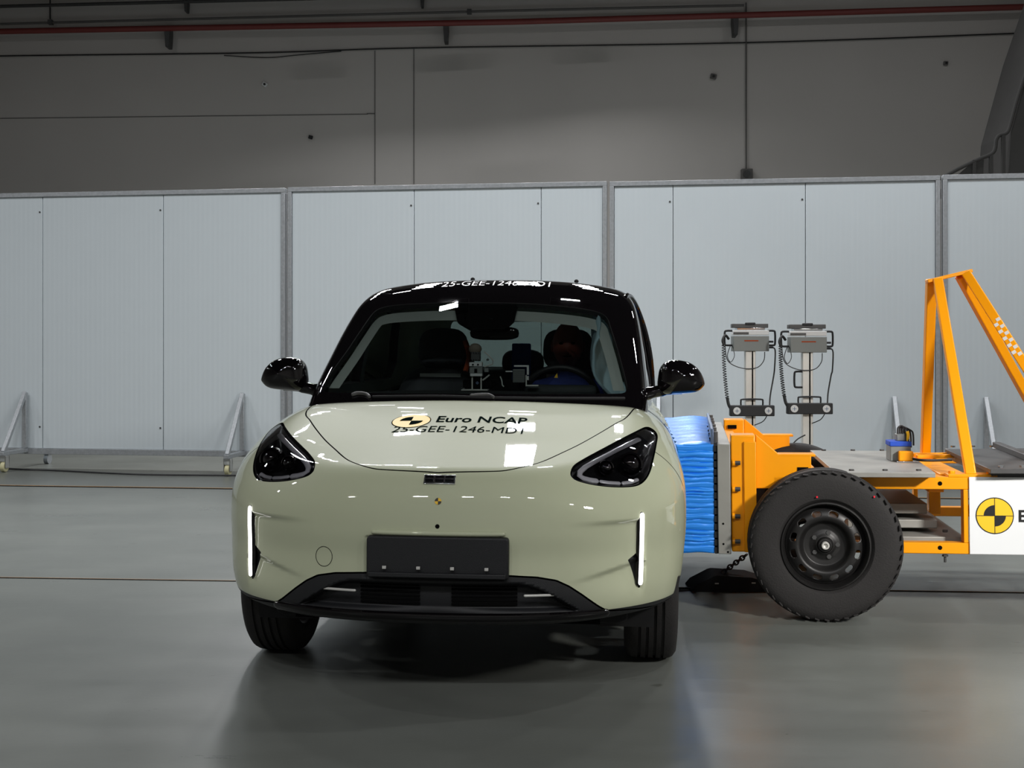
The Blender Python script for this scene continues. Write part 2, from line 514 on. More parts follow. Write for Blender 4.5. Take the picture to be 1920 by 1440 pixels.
# conduit dropping to a wall box
P0 = on_bw(1399, 340, 0.03)
root = tag(empty('wall_socket', P0), 'grey wall box under a thin vertical conduit on the rear wall', 'wall box')
MB().tube([on_bw(1399, 5, 0.03) - P0, on_bw(1399, 318, 0.03) - P0], 0.012, 8).build('conduit_drop', M['pipe_grey'], root)
MB().box(on_bw(1400, 328, 0.06) - P0, (0.19, 0.12, 0.2)).build('box_body', M['pipe_grey'], root, bevel=0.012)
c = on_bw(1400, 326, 0.12) - P0
MB().cyl(c, c + Vector((0, -0.03, 0)), 0.06, n=20).build('box_face', M['steel_dark'], root)
# small fittings on the wall
def fitting(name, px, py, s, m, label, rot):
    c = on_bw(px, py, 0.05)
    root = tag(empty(name, c, (0, rot, 0)), label, 'sensor')
    MB().box((0, 0.02, 0), (s * 1.2, 0.05, s)).build('sensor_body', m, root, bevel=s * 0.12)
    MB().cyl((0, -0.004, 0), (0, -0.02, 0), s * 0.28, n=12).build('sensor_eye', M['cable'], root)
fitting('wall_sensor', 496, 158, 0.075, M['white'], 'small white tilted sensor on the rear wall', 0.6)
fitting('wall_sensor', 582, 257, 0.06, M['cable'], 'small black sensor on the rear wall', 0.3)
fitting('wall_sensor', 1338, 143, 0.085, M['pipe_grey'], 'small grey sensor on the rear wall', 0.2)
fitting('wall_sensor', 1774, 118, 0.06, M['pipe_grey'], 'tiny grey sensor on the rear wall near the stairs', 0.1)

# floor joints
def floor_joint(px, py, px2, py2, w):
    a, b = pix_floor(px, py), pix_floor(px2, py2)
    d = (b - a).normalized()
    a2, b2 = a - d * 6, b + d * 14
    b2 = a + d * min((b2 - a).length, 13)
    MB().beam(a2 + Vector((0, 0, 0.0012)), b2 + Vector((0, 0, 0.0012)), w, 0.0024).build('floor_joint', M['gap'], FLOOR, smooth=0)
    n = Vector((0, w * 0.85, 0))
    MB().beam(a2 + n + Vector((0, 0, 0.001)), b2 + n + Vector((0, 0, 0.001)), w * 0.75, 0.002).build('floor_joint_edge', M['wood_strip'], FLOOR, smooth=0)
floor_joint(0, 911, 440, 917, 0.05)
floor_joint(0, 1083.5, 440, 1090, 0.014)

# ---------------------------------------------------------------- mobile partitions
PY0, PSL = 12.05, 0.145
PANG = math.atan(PSL)
def on_panel(px, off=0.0):
    r = (px - CXP) / FPX
    y = (PY0 - off) / (1 + PSL * r)
    return Vector((r * y, y, 0))
def partition(px0, px1, seams, top, label, struts=(), bright=True):
    a, b = on_panel(px0), on_panel(px1)
    L = (b - a).length
    root = tag(empty('partition_wall', a, (0, 0, -PANG)), label, 'partition')
    zb, ft = 0.205, 0.05
    for (z0, z1) in ((top - 0.045, top), (zb - 0.06, zb)):
        MB().bx(0, L, -0.03, 0.06, z0, z1).build('frame_rail', M['galv'], root, bevel=0.003)
    for x0 in (0, L - 0.04):
        MB().bx(x0, x0 + 0.04, -0.03, 0.06, zb, top - 0.045).build('frame_post', M['galv'], root, bevel=0.003)
    xs = [0.04] + [(on_panel(s) - a).length for s in seams] + [L - 0.04]
    for x0, x1 in zip(xs[:-1], xs[1:]):
        MB().bx(x0 + 0.003, x1 - 0.003, -0.012, 0.05, zb, top - 0.045).build('panel', M['panel'], root, bevel=0.004)
        for z in (zb + 0.22, top - 0.2):
            if x1 < L - 0.1:
                MB().cyl((x1 - 0.03, -0.012, z), (x1 - 0.03, -0.018, z), 0.009, n=10).build('rivet', M['steel_dark'], root)
    MB().bx(0.02, L - 0.02, 0.03, 0.045, zb, top - 0.05).build('backing', M['gap'], root, smooth=0)
    for s in struts:
        x = (on_panel(s) - a).length
        st = MB()
        st.beam((x, -0.055, 0.21), (x, -0.055, 0.78), 0.045, 0.045, (0, 1, 0))
        st.beam((x, -0.05, 0.78), (x, -0.46, 0.2), 0.04, 0.04, (0, 0, 1))
        st.beam((x, -0.03, 0.185), (x, -0.5, 0.185), 0.05, 0.04)
        f = st.build('support_foot', M['galv'], root, bevel=0.004)
        MB().cyl((x - 0.022, -0.44, 0.052), (x + 0.022, -0.44, 0.052), 0.052, n=20).build('caster_wheel', M['caster'], f, bevel=0.006)
        MB().bx(x - 0.034, x - 0.026, -0.475, -0.405, 0.04, 0.14).bx(x + 0.026, x + 0.034, -0.475, -0.405, 0.04, 0.14).bx(x - 0.034, x + 0.034, -0.475, -0.405, 0.14, 0.166).build('caster_fork', M['chrome'], f, bevel=0.002)
    # rear casters keep the wall upright
    for x in (0.5, L - 0.5):
        MB().beam((x, 0.05, 0.185), (x, 0.5, 0.185), 0.05, 0.04).bx(x - 0.03, x + 0.03, 0.4, 0.47, 0.1, 0.18).cyl((x - 0.022, 0.44, 0.052), (x + 0.022, 0.44, 0.052), 0.052, n=16).build('rear_foot', M['galv'], root)
    return root
partition(-660, -42, [-430, -180], 2.84, 'white ribbed partition panel standing past the left support feet', ())
partition(-36, 535.5, [81, 307], 2.835, 'white ribbed partition on two caster feet above a black floor cable', (52, 458))
partition(541, 1138, [777, 1015], 2.84, 'white ribbed partition with bright top rail directly behind the car roof', (650, 1050))
partition(1143.5, 1762, [1262, 1510], 2.835, 'white ribbed partition behind the two camera stands', (1235, 1675))
partition(1767, 2350, [2010, 2200], 2.84, 'white ribbed partition behind the yellow backstay legs', (1846, 2250))

# black cable on the floor below the left partition
P = [pix_floor(px, py, 0.012) for px, py in ((-120, 868), (-20, 872), (20, 879), (100, 882), (200, 887), (290, 890), (440, 891.5), (560, 893), (760, 896))]
tag(MB().tube(catmull(P, 6), 0.009, 6).build('floor_cable', M['cable']), 'black cable lying on the floor under the left partition', 'cable')

# ---------------------------------------------------------------- stairs in the far right corner
root = tag(empty('staircase', (7.0, 17.0, 0)), 'dark steel staircase with handrail in the corner above the partitions', 'staircase')
def sp(px, py, y=17.0): return pix_at(px, py, y) - Vector((7.0, 17.0, 0))
MB().tube(catmull([sp(1700, 372), sp(1783, 324), sp(1832, 300), sp(1862, 286), sp(1868, 262), sp(1874, 254), sp(1886, 250), sp(1893, 238), sp(1906, 190), sp(1925, 130), sp(1960, 20)], 5), 0.028, 10).build('handrail', M['stair'], root)
MB().prism([sp(1745, 372), sp(1835, 295), sp(1845, 300), sp(1842, 372)], (0, 0.05, 0)).build('stringer', M['stair'], root, bevel=0.004)
for px, y0 in ((1826, 300), (1858, 288), (1881, 252)):
    MB().beam(sp(px, y0), sp(px, 372), 0.05, 0.05, (0, 1, 0)).build('rail_post', M['stair'], root, bevel=0.004)
MB().prism([sp(1888, 372), sp(1896, 250), sp(1940, 90), sp(2060, -260), sp(2060, 372)], (0, 1.1, 0)).build('stair_cheek', M['stair'], root, smooth=0)
for i in range(8):
    c = sp(1900 + 14 * i, 330 - 46 * i)
    MB().bx(c.x, c.x + 0.5, 0.05, 1.0, c.z - 0.02, c.z).build('tread', M['steel_dark'], root)

# ---------------------------------------------------------------- assumed ceiling floodlights, out of view
protos = {}
lamp_roots = []
for (lx, ly, lz, lt, lw) in LAMPS:
    key = (lz, lt)
    if key not in protos:
        root = empty('assumed_ceiling_floodlight', (lx, ly, lz))
        if lt: tag(root, 'assumed tilted black ceiling floodlight aimed forward over the partitions', 'floodlight', 'assumed tilted ceiling floodlights')
        else: tag(root, 'assumed level black ceiling floodlight hanging over the test floor', 'floodlight', 'assumed level ceiling floodlights')  # also labels the highest row, added to light the rear wall
        R = Matrix.Rotation(-lt, 3, 'X')
        MB().box(R @ Vector((0, 0, 0.055)), (0.56, 0.24, 0.09), R).build('housing', M['black_matte'], root, bevel=0.01)
        for k in range(5):
            MB().box(R @ Vector((-0.22 + k * 0.11, 0, 0.13)), (0.05, 0.22, 0.06), R).build('heat_sink', M['steel_dark'], root)
        for s in (-0.2, 0.2):
            MB().cyl((s, 0, 0.1), (s, 0, 10.0 - lz), 0.012, n=8).build('hanger_rod', M['steel_dark'], root)
        protos[key] = root
    else:
        root = copy_tree(protos[key])
        root.location = (lx, ly, lz)
    lamp_roots.append(root)
for root, lo, L_ in zip(lamp_roots, LAMP_LIGHTS, LAMPS):
    lo.parent = root
    lo.location = (0, 0, 0)
    lo.rotation_euler = (-L_[3], 0, 0)
root = tag(empty('assumed_stand_floodlight', (SPOT_POS.x, SPOT_POS.y, 0)), 'assumed unseen floodlight on a tall tripod stand aimed at the trolley', 'floodlight')  # lamp assumed out of view, added to brighten the trolley's near side
dv = (SPOT_AIM - SPOT_POS).normalized()
hq = dv.to_track_quat('-Z', 'Y').to_matrix()
MB().box(Vector((0, 0, SPOT_POS.z)) - dv * 0.06, (0.68, 0.48, 0.1), hq).build('lamp_head', M['black_matte'], root, bevel=0.01)
MB().cyl((0, 0, 0.7), (0, 0, SPOT_POS.z - 0.2), 0.025, n=12).build('mast', M['steel_dark'], root)
for k in range(3):
    a = 2 * math.pi * k / 3
    MB().cyl((0, 0, 0.8), (0.7 * math.cos(a), 0.7 * math.sin(a), 0.0), 0.018, n=10).build('leg', M['steel_dark'], root)
SPOT.parent = root
SPOT.location = (0, 0, SPOT_POS.z)
SPOT.rotation_euler = hq.to_euler()

# ================================================================ the car
CAR_LOC, CAR_YAW, CAR_ROLL = Vector((-0.270, 4.20, 0)), 0.088, 0.006
CAR_M = Matrix.Translation(CAR_LOC) @ Matrix.Rotation(-CAR_YAW, 4, 'Z') @ Matrix.Rotation(CAR_ROLL, 4, 'Y')
CAR_I = CAR_M.inverted()
CAR = empty('car')
CAR.matrix_world = CAR_M
tag(CAR, 'sage green hatchback with black roof, crash-test markings and lit running lights', 'car')

def smax(a, b, k):
    h = np.maximum(k - np.abs(a - b), 0) / k
    return np.maximum(a, b) + h * h * k * 0.25
def sstep(a, b, x):
    t = np.clip((x - a) / (b - a), 0, 1)
    return t * t * (3 - 2 * t)
def curve(xs, ys, s):
    lo, hi = min(xs) - 1.0, max(xs) + 1.0
    g = np.linspace(lo, hi, 4000)
    y = np.interp(g, xs, ys)
    # keep the end slopes going
    y = np.where(g < xs[0], ys[0] + (g - xs[0]) * (ys[1] - ys[0]) / (xs[1] - xs[0]), y)
    y = np.where(g > xs[-1], ys[-1] + (g - xs[-1]) * (ys[-1] - ys[-2]) / (xs[-1] - xs[-2]), y)
    dx = g[1] - g[0]; n = int(4 * s / dx)
    k = np.exp(-0.5 * (np.arange(-n, n + 1) * dx / s) ** 2); k /= k.sum()
    y = np.convolve(np.pad(y, n, mode='edge'), k, mode='valid')
    return lambda q: np.interp(q, g, y)

# side view / section curves of the body, metres: x lateral, y back from the bumper, z up
C_w = curve([0.2, 0.3, 0.4, 0.5, 0.6, 0.7, 0.8, 0.9, 1.0, 1.1], [0.82, 0.855, 0.876, 0.884, 0.887, 0.885, 0.873, 0.852, 0.82, 0.78], 0.03)
C_front = curve([0.25, 0.33, 0.40, 0.47, 0.53, 0.60, 0.68, 0.76, 0.84, 0.95], [0.045, 0.012, 0.004, 0.010, 0.018, 0.008, 0.012, 0.034, 0.066, 0.12], 0.02)
C_hood = curve([-0.1, 0.0, 0.12, 0.3, 0.5, 0.8, 1.05, 1.3, 2.0, 3.0, 4.2], [0.785, 0.805, 0.829, 0.868, 0.913, 0.976, 1.022, 1.03, 1.03, 1.05, 1.06], 0.05)
Z_LO = lambda X: 0.446 + (X - 0.47) * 0.235
def recess(X, Z):
    ax = np.abs(X)
    e = 0.012
    zl = 0.442 + (ax - 0.47) * 0.235
    sx = sstep(0.42, 0.68, ax) * (1 - sstep(0.706, 0.722, ax))
    below_u = 1 - sstep(0.640 - e, 0.640 + e, Z)
    below_l = 1 - sstep(zl - e, zl + e, Z)
    r = 0.020 * sx * below_u * sstep(0.36, 0.62, Z)
    r = r + 0.024 * sx * below_l * sstep(0.35, 0.47, Z)
    # plate pocket and lower intake
    pk = (1 - sstep(0.225, 0.25, ax)) * sstep(0.44, 0.46, Z) * (1 - sstep(0.595, 0.605, Z))
    r = r + 0.012 * pk
    top = 0.445 - 0.16 * sstep(0.28, 0.64, ax)
    it = sstep(0.335, 0.352, Z) * (1 - sstep(top - 0.02, top + 0.004, Z)) * (1 - sstep(0.5, 0.6, ax))
    return r + 0.055 * it
def F_body(P, rec=1.0):
    X, Y, Z = P[..., 0], P[..., 1], P[..., 2]
    ax = np.abs(X)
    w = C_w(Z) - 0.10 * np.maximum(Y - 3.1, 0) ** 2 - 0.012 * sstep(1.0, 1.6, Y) * (1 - sstep(2.7, 3.2, Y))
    yf = C_front(Z) + rec * recess(X, Z)
    L, n = 0.70, 2.35
    u = np.maximum(ax / w, 1e-6); v = np.maximum((L - (Y - yf)) / L, 0.0)
    gp = ((u ** n + v ** n) ** (1 / n) - 1) * 0.85
    h = C_hood(Y) - 0.042 * (ax / 0.8) ** 2 + 0.022 * np.exp(-((ax - 0.66) / 0.16) ** 2) * sstep(0.15, 0.5, Y) * (1 - sstep(0.8, 1.2, Y))
    g = smax(gp, (Z - h) * 0.95, 0.09 + 0.08 * sstep(0.3, 0.7, ax))
    g = smax(g, 0.295 + 0.008 * sstep(0.45, 0.7, ax) - Z, 0.05)
    yr = 4.12 - 0.12 * (ax / 0.9) ** 2 - 0.25 * np.maximum(Z - 0.75, 0)
    return smax(g, Y - yr, 0.18)

def F_base(P): return F_body(P, 0.0)
C_ws = curve([0.85, 1.0, 1.1, 1.3, 1.41, 1.5, 1.6], [0.80, 0.797, 0.788, 0.752, 0.725, 0.695, 0.655], 0.03)
C_wf = curve([0.9, 1.5, 2.0, 2.5, 3.2, 4.2], [0.925, 0.95, 0.982, 1.0, 0.985, 0.90], 0.08)
C_roof = curve([1.5, 1.85, 2.15, 2.5, 3.0, 3.6, 4.2], [1.455, 1.548, 1.592, 1.610, 1.605, 1.57, 1.50], 0.08)
def F_cab(P):
    X, Y, Z = P[..., 0], P[..., 1], P[..., 2]
    ax = np.abs(X)
    yw = 1.03 + 0.24 * ax ** 2 + (Z - 1.0) * 1.72 + 0.25 * (Z - 1.0) ** 2
    gw = (yw - Y) * 0.5
    gs = ax - C_ws(Z) * C_wf(Y)
    gr = (Z - (C_roof(Y) - 0.045 * (ax / 0.6) ** 2.8))
    g = smax(gw, gs, 0.055)
    g = smax(g, gr, 0.07)
    g = smax(g, (Y - (3.86 - (Z - 1.0) * 0.55)) * 0.85, 0.12)
    return smax(g, 0.86 - Z, 0.03)

def grad(F, P, e=1e-3):
    G = np.stack([F(P + np.array(d) * e) - F(P - np.array(d) * e) for d in ((1, 0, 0), (0, 1, 0), (0, 0, 1))], -1)
    return G / np.maximum(np.linalg.norm(G, axis=-1, keepdims=True), 1e-9)

def trace(pts, F):
    """photo pixels -> points of the surface F=0 in car coordinates"""
    pts = np.array(pts, float)
    O = np.array(CAR_I @ Vector((0, 0, CAMH)))
    R = np.array(CAR_I.to_3x3())
    D = np.stack([(pts[:, 0] - CXP) / FPX, np.ones(len(pts)), (CYP - pts[:, 1]) / FPX], -1) @ R.T
    lo = np.full(len(pts), 3.6); hit = np.zeros(len(pts), bool); hi = np.full(len(pts), 8.0)
    best = np.full(len(pts), 9e9); bt = np.full(len(pts), 5.0)
    for t in np.arange(3.6, 8.0, 0.008):
        f = F(O + D * t)
        b = (~hit) & (f < best); best[b] = f[b]; bt[b] = t
        n = (~hit) & (f < 0)
        hi[n] = t; lo[n] = t - 0.008; hit |= n
    for _ in range(24):
        m = (lo + hi) / 2; f = F(O + D * m[:, None])
        hi = np.where(f < 0, m, hi); lo = np.where(f < 0, lo, m)
    t = np.where(hit, hi, bt)
    return O + D * t[:, None]

def solve(F, A, B):
    """first surface point between outside A and inside B"""
    lo, hi = np.zeros(len(A)), np.ones(len(A))
    for _ in range(26):
        m = (lo + hi) / 2; f = F(A + (B - A) * m[:, None])
        hi = np.where(f < 0, m, hi); lo = np.where(f < 0, lo, m)
    return A + (B - A) * hi[:, None]
def front_pt(X, Z):
    X, Z = np.atleast_1d(np.array(X, float)), np.atleast_1d(np.array(Z, float))
    return solve(F_body, np.stack([X, np.full_like(X, -0.3), Z], -1), np.stack([X, np.full_like(X, 1.0), Z], -1))
def top_pt(X, Y, F=F_body):
    X, Y = np.atleast_1d(np.array(X, float)), np.atleast_1d(np.array(Y, float))
    return solve(F, np.stack([X, Y, np.full_like(X, 1.9)], -1), np.stack([X, Y, np.full_like(X, 0.6 if F is F_body else 1.0)], -1))
def side_pt(Y, Z, s, F):
    Y, Z = np.atleast_1d(np.array(Y, float)), np.atleast_1d(np.array(Z, float))
    return solve(F, np.stack([np.full_like(Y, s * 1.4), Y, Z], -1), np.stack([np.full_like(Y, s * 0.2), Y, Z], -1))

def solve_dir(F, c, d, rmax):
    lo, hi = 0.0, rmax; d = np.array(d, float)
    for _ in range(34):
        m = (lo + hi) / 2
        if F((c + d * m)[None])[0] > 0: hi = m
        else: lo = m
    return c + d * hi
def star(F, c, lons, lats, rmax=4.5):
    c = np.array(c)
    lon, lat = np.meshgrid(lons, lats)
    D = np.stack([np.sin(lon) * np.cos(lat), -np.cos(lon) * np.cos(lat), np.sin(lat)], -1).reshape(-1, 3)
    lo, hi = np.zeros(len(D)), np.full(len(D), rmax)
    for _ in range(34):
        m = (lo + hi) / 2; f = F(c + D * m[:, None])
        hi = np.where(f > 0, m, hi); lo = np.where(f > 0, lo, m)
    V = c + D * hi[:, None]
    nl, nt = len(lons), len(lats)
    bm = bmesh.new()
    vs_ = [bm.verts.new(p) for p in V]
    for j in range(nt - 1):
        for i in range(nl):
            a, b = j * nl + i, j * nl + (i + 1) % nl
            bm.faces.new((vs_[a], vs_[b], vs_[b + nl], vs_[a + nl]))
    for row, sg in ((vs_[:nl], -1), (vs_[-nl:], 1)):
        p = solve_dir(F, c, (0, 0, sg), rmax)
        q = bm.verts.new(p)
        for i in range(nl): bm.faces.new((row[i], row[(i + 1) % nl], q) if sg > 0 else (row[(i + 1) % nl], row[i], q))
    return bm

def poly_sd(poly):
    A = np.array(poly, float); B = np.roll(A, -1, 0)
    def f(P):
        out = np.empty(len(P))
        for k in range(0, len(P), 20000):
            p = P[k:k + 20000][:, None, :]
            ab = (B - A)[None]; ap = p - A[None]
            t = np.clip((ap * ab).sum(-1) / np.maximum((ab * ab).sum(-1), 1e-12), 0, 1)
            d = np.sqrt(((ap - ab * t[..., None]) ** 2).sum(-1)).min(1)
            cy = (A[None, :, 1] > p[..., 1]) != (B[None, :, 1] > p[..., 1])
            with np.errstate(divide='ignore', invalid='ignore'):
                xi = A[None, :, 0] + (p[..., 1] - A[None, :, 1]) / (B - A)[None, :, 1] * (B - A)[None, :, 0]
            ins = (cy & (p[..., 0] < xi)).sum(1) % 2 == 1
            out[k:k + 20000] = np.where(ins, -d, d)
        return out
    return f

def cut(bm, fn):
    """split the mesh exactly along fn = 0 (fn gives nan where it does not apply)"""
    bm.verts.ensure_lookup_table(); bm.verts.index_update()
    co = np.array([v.co[:] for v in bm.verts])
    s = fn(co)
    es = [e for e in bm.edges if s[e.verts[0].index] * s[e.verts[1].index] < 0]
    new = []
    for e in es:
        a, b = e.verts
        t = s[a.index] / (s[a.index] - s[b.index])
        t = min(max(t, 0.001), 0.999)
        _, nv = bmesh.utils.edge_split(e, a, t)
        new.append(nv)
    d = {}
    for nv in new:
        for f in nv.link_faces: d.setdefault(f, []).append(nv)
    for f, l in d.items():
        if len(l) == 2:
            try: bmesh.utils.face_split(f, l[0], l[1])
            except Exception: pass
def take(bm, idx, off=0.0, F=None, offfn=None):
    """new mesh from the listed faces, optional offset along the surface normal, exact normals from F"""
    vm = {}; V = []; Fs = []
    for i in idx:
        f = bm.faces[i]; q = []
        for v in f.verts:
            if v not in vm: vm[v] = len(V); V.append(v.co[:])
            q.append(vm[v])
        Fs.append(q)
    me = bpy.data.meshes.new('panel')
    V = np.array(V)
    N = grad(F, V)
    W = V + N * off if offfn is None else V + N * offfn(V)[:, None]
    me.from_pydata(W.tolist(), [], Fs)
    me.polygons.foreach_set('use_smooth', [True] * len(me.polygons))
    me.update()
    if offfn is None:
        me.normals_split_custom_set_from_vertices(N.tolist())
    return me
def put(name, me, material, parent=CAR):
    o = bpy.data.objects.new(name, me); COL.objects.link(o); o.parent = parent
    for m in (material if isinstance(material, list) else [material]): me.materials.append(m)
    return o

def mirror_poly(half):
    """half outline with x>=0 from centre bottom ... to centre: returns full"""
    return [tuple(p) for p in half] + [(-p[0], p[1]) for p in reversed(half) if abs(p[0]) > 1e-6]

Z4 = lambda pts, ox, oy, k=4.1739: [(ox + x / k, oy + y / k) for x, y in pts]

# ---- outlines traced on the image-right side of the car, then mirrored
hood_px = [(822, 885.5), (912, 884), (960, 880), (1008, 868.6), (1056, 848), (1103, 824.3), (1151, 796), (1180, 777), (1200, 762)]
HP = trace(hood_px, F_body)
hood_half = [(max(p[0], 0.0), p[1]) for p in HP]
hood_half[0] = (0.0, hood_half[0][1] - 0.002)
hood_half = [tuple(v[:2]) for v in catmull([(x, y, 0) for x, y in hood_half], 5)]
lx_ = hood_half[-1]
hood_half += [(lx_[0] + 0.012, lx_[1] + 0.06), (lx_[0] + 0.0, lx_[1] + 0.12), (lx_[0] - 0.02, 1.5), (0.0, 1.5)]
hood_sd = poly_sd(mirror_poly(hood_half))
hl_px = Z4([(965, 440), (985, 395), (1050, 350), (1200, 268), (1350, 188), (1480, 122), (1550, 92), (1600, 108), (1635, 150), (1628, 220),
            (1606, 330), (1580, 430), (1540, 500), (1480, 540), (1380, 552), (1250, 548), (1120, 530), (1010, 500), (970, 470)], 840, 780)
HLP = trace(hl_px, F_body)
hl_poly = [tuple(v[:2]) for v in catmull([(p[0], p[2], 0) for p in HLP], 5, True)]
hl_sd = poly_sd(hl_poly)
low_px = [(955, 1080), (1007, 1082.7), (1043, 1088.6), (1067, 1099.4), (1091, 1115), (1122, 1136.6), (1138.3, 1145), (1187, 1141.8), (1223, 1136.6), (1243, 1129)]
LP = trace(low_px, F_body)
low_half = [(0.0, LP[0][2] + 0.004)] + [(p[0], p[2]) for p in LP] + [(1.2, LP[-1][2] + 0.05), (1.2, 0.0), (0.0, 0.0)]
low_sd = poly_sd(mirror_poly(low_half))
vent_px = [(1196, 1034), (1177, 1050), (1180, 1056), (1194, 1100), (1199, 1100)]
VP = trace(vent_px, F_body)
vent_sd = poly_sd([(p[0], p[2]) for p in VP])
WY, WZ = (0.88, 3.48), 0.325
GAP = 0.003
def nz(val, ok): return np.where(ok, val, np.nan)
aX = lambda P: np.stack([np.abs(P[:, 0]), P[:, 2]], -1)
f_hood = lambda P: nz(hood_sd(P[:, [0, 1]]), (P[:, 2] > 0.70) & (P[:, 1] < 1.6))
f_hl = lambda P: nz(hl_sd(aX(P)), P[:, 1] < 1.15)
f_low = lambda P: nz(low_sd(P[:, [0, 2]]), P[:, 1] < 0.9)
f_vent = lambda P: nz(vent_sd(aX(P)), P[:, 1] < 0.9)
def f_arch(r):
    def g(P):
        d = np.min([np.hypot(P[:, 1] - y, P[:, 2] - WZ) for y in WY], 0) - r
        return nz(d, np.abs(P[:, 0]) > 0.5)
    return g
def f_seam(y0, k=0.0): return lambda P: nz(P[:, 1] - y0 - k * (P[:, 2] - 0.6), (np.abs(P[:, 0]) > 0.45) & (P[:, 2] > 0.3))
open_poly = mirror_poly([(0.0, 1.22), (0.45, 1.26), (0.62, 1.34), (0.70, 1.5), (0.72, 2.0), (0.72, 3.0), (0.66, 3.5), (0.0, 3.6)])
open_sd = poly_sd(open_poly)
f_open = lambda P: nz(open_sd(P[:, [0, 1]]), P[:, 2] > 0.85)
f_sill = lambda P: nz(P[:, 2] - 0.34, np.abs(P[:, 0]) > 0.5)

deg = math.radians
def spaced(segs):
    out = []
    for a, b, s in segs:
        out += list(np.arange(a, b, s))
    return np.array(out)
half_lon = spaced([(0, 52, 0.42), (52, 80, 0.8), (80, 180, 2.0)])
lons = np.concatenate([-half_lon[:0:-1], half_lon]) * math.pi / 180
lats = np.concatenate([spaced([(-80, -28, 4), (-28, -14, 1.0), (-14, 14, 0.34), (14, 30, 0.5), (30, 60, 1.0), (60, 86, 4)])]) * math.pi / 180
BM = star(F_body, (0, 1.35, 0.60), lons, lats)
SEAM1, SEAM2, SEAM3, SEAM4 = 0.60, 1.30, 2.36, 3.28
for fn in (f_hood, f_hl, f_low):
    cut(BM, lambda P: fn(P) - GAP); cut(BM, lambda P: fn(P) + GAP)
cut(BM, f_vent)
for r in (0.365, 0.42): cut(BM, f_arch(r))
for y0, k in ((SEAM1, -0.35), (SEAM2, 0.0), (SEAM3, 0.05), (SEAM4, 0.1)):
    cut(BM, lambda P: f_seam(y0, k)(P) - GAP); cut(BM, lambda P: f_seam(y0, k)(P) + GAP)
cut(BM, f_open); cut(BM, f_sill)
BM.faces.ensure_lookup_table()
CEN = np.array([f.calc_center_median()[:] for f in BM.faces])
def val(fn, miss=9.0):
    v = fn(CEN); return np.where(np.isnan(v), miss, v)
part = np.full(len(CEN), '', dtype=object)
vh, vl, vlow = val(f_hood), val(f_hl), val(f_low)
s1 = CEN[:, 1] - SEAM1 + 0.35 * (CEN[:, 2] - 0.6)
s2 = CEN[:, 1] - SEAM2; s3 = CEN[:, 1] - SEAM3 - 0.05 * (CEN[:, 2] - 0.6); s4 = CEN[:, 1] - SEAM4 - 0.1 * (CEN[:, 2] - 0.6)
part[:] = 'rear_body'
part[s4 < -GAP] = 'rear_door'; part[s3 < -GAP] = 'front_door'; part[s2 < -GAP] = 'fender'; part[s1 < -GAP] = 'front_bumper'
side = np.abs(CEN[:, 0]) > 0.45
for sv in (s1, s2, s3, s4): part[(np.abs(sv) < GAP) & side & (CEN[:, 2] > 0.3) & ((CEN[:, 2] < 0.86) | (CEN[:, 1] > 1.0))] = 'none'
part[(CEN[:, 2] < 0.34) | ((val(f_arch(0.42)) < 0) & ((CEN[:, 1] > 0.72) | (CEN[:, 2] < 0.40)))] = 'cladding'
part[(vlow < -GAP) & (s1 < 0.02)] = 'lower_bumper'
part[(np.abs(vlow) < GAP) & (s1 < 0)] = 'none'
part[val(f_vent) < 0] = 'side_vent'
part[vl < -GAP] = 'headlight'; part[np.abs(vl) < GAP] = 'none'
part[vh < -GAP] = 'hood'; part[np.abs(vh) < GAP] = 'none'
part[val(f_open) < 0] = 'none'
part[val(f_arch(0.365)) < 0] = 'none'
PM = {'rear_body': 'paint', 'rear_door': 'paint', 'front_door': 'paint', 'fender': 'paint', 'front_bumper': 'paint', 'hood': 'paint',
      'cladding': 'black_plastic', 'lower_bumper': 'black_plastic', 'side_vent': 'black_plastic'}
def ids(name, s=0):
    m = part == name
    if s: m = m & (np.sign(CEN[:, 0]) == s)
    return np.nonzero(m)[0]
for nm in ('front_bumper', 'hood', 'lower_bumper', 'rear_body', 'cladding'):
    put(nm, take(BM, ids(nm), 0, F_body), M[PM[nm]])
for nm in ('fender', 'front_door', 'rear_door', 'side_vent'):
    for s in (-1, 1):
        put(nm, take(BM, ids(nm, s), -0.012 if nm == 'side_vent' else 0, F_body), M[PM[nm]])
# dark structure under the shut lines
arch_d = np.min([np.hypot(CEN[:, 1] - y, CEN[:, 2] - WZ) for y in WY], 0)
keep = np.nonzero(~((open_sd(CEN[:, :2]) < 0.02) & (CEN[:, 2] > 0.8)) & (vl > 0) & ~((arch_d < 0.38) & (np.abs(CEN[:, 0]) > 0.5)) & ~(part == 'lower_bumper'))[0]
put('inner_structure', take(BM, keep, -0.014, F_body), M['gap'])

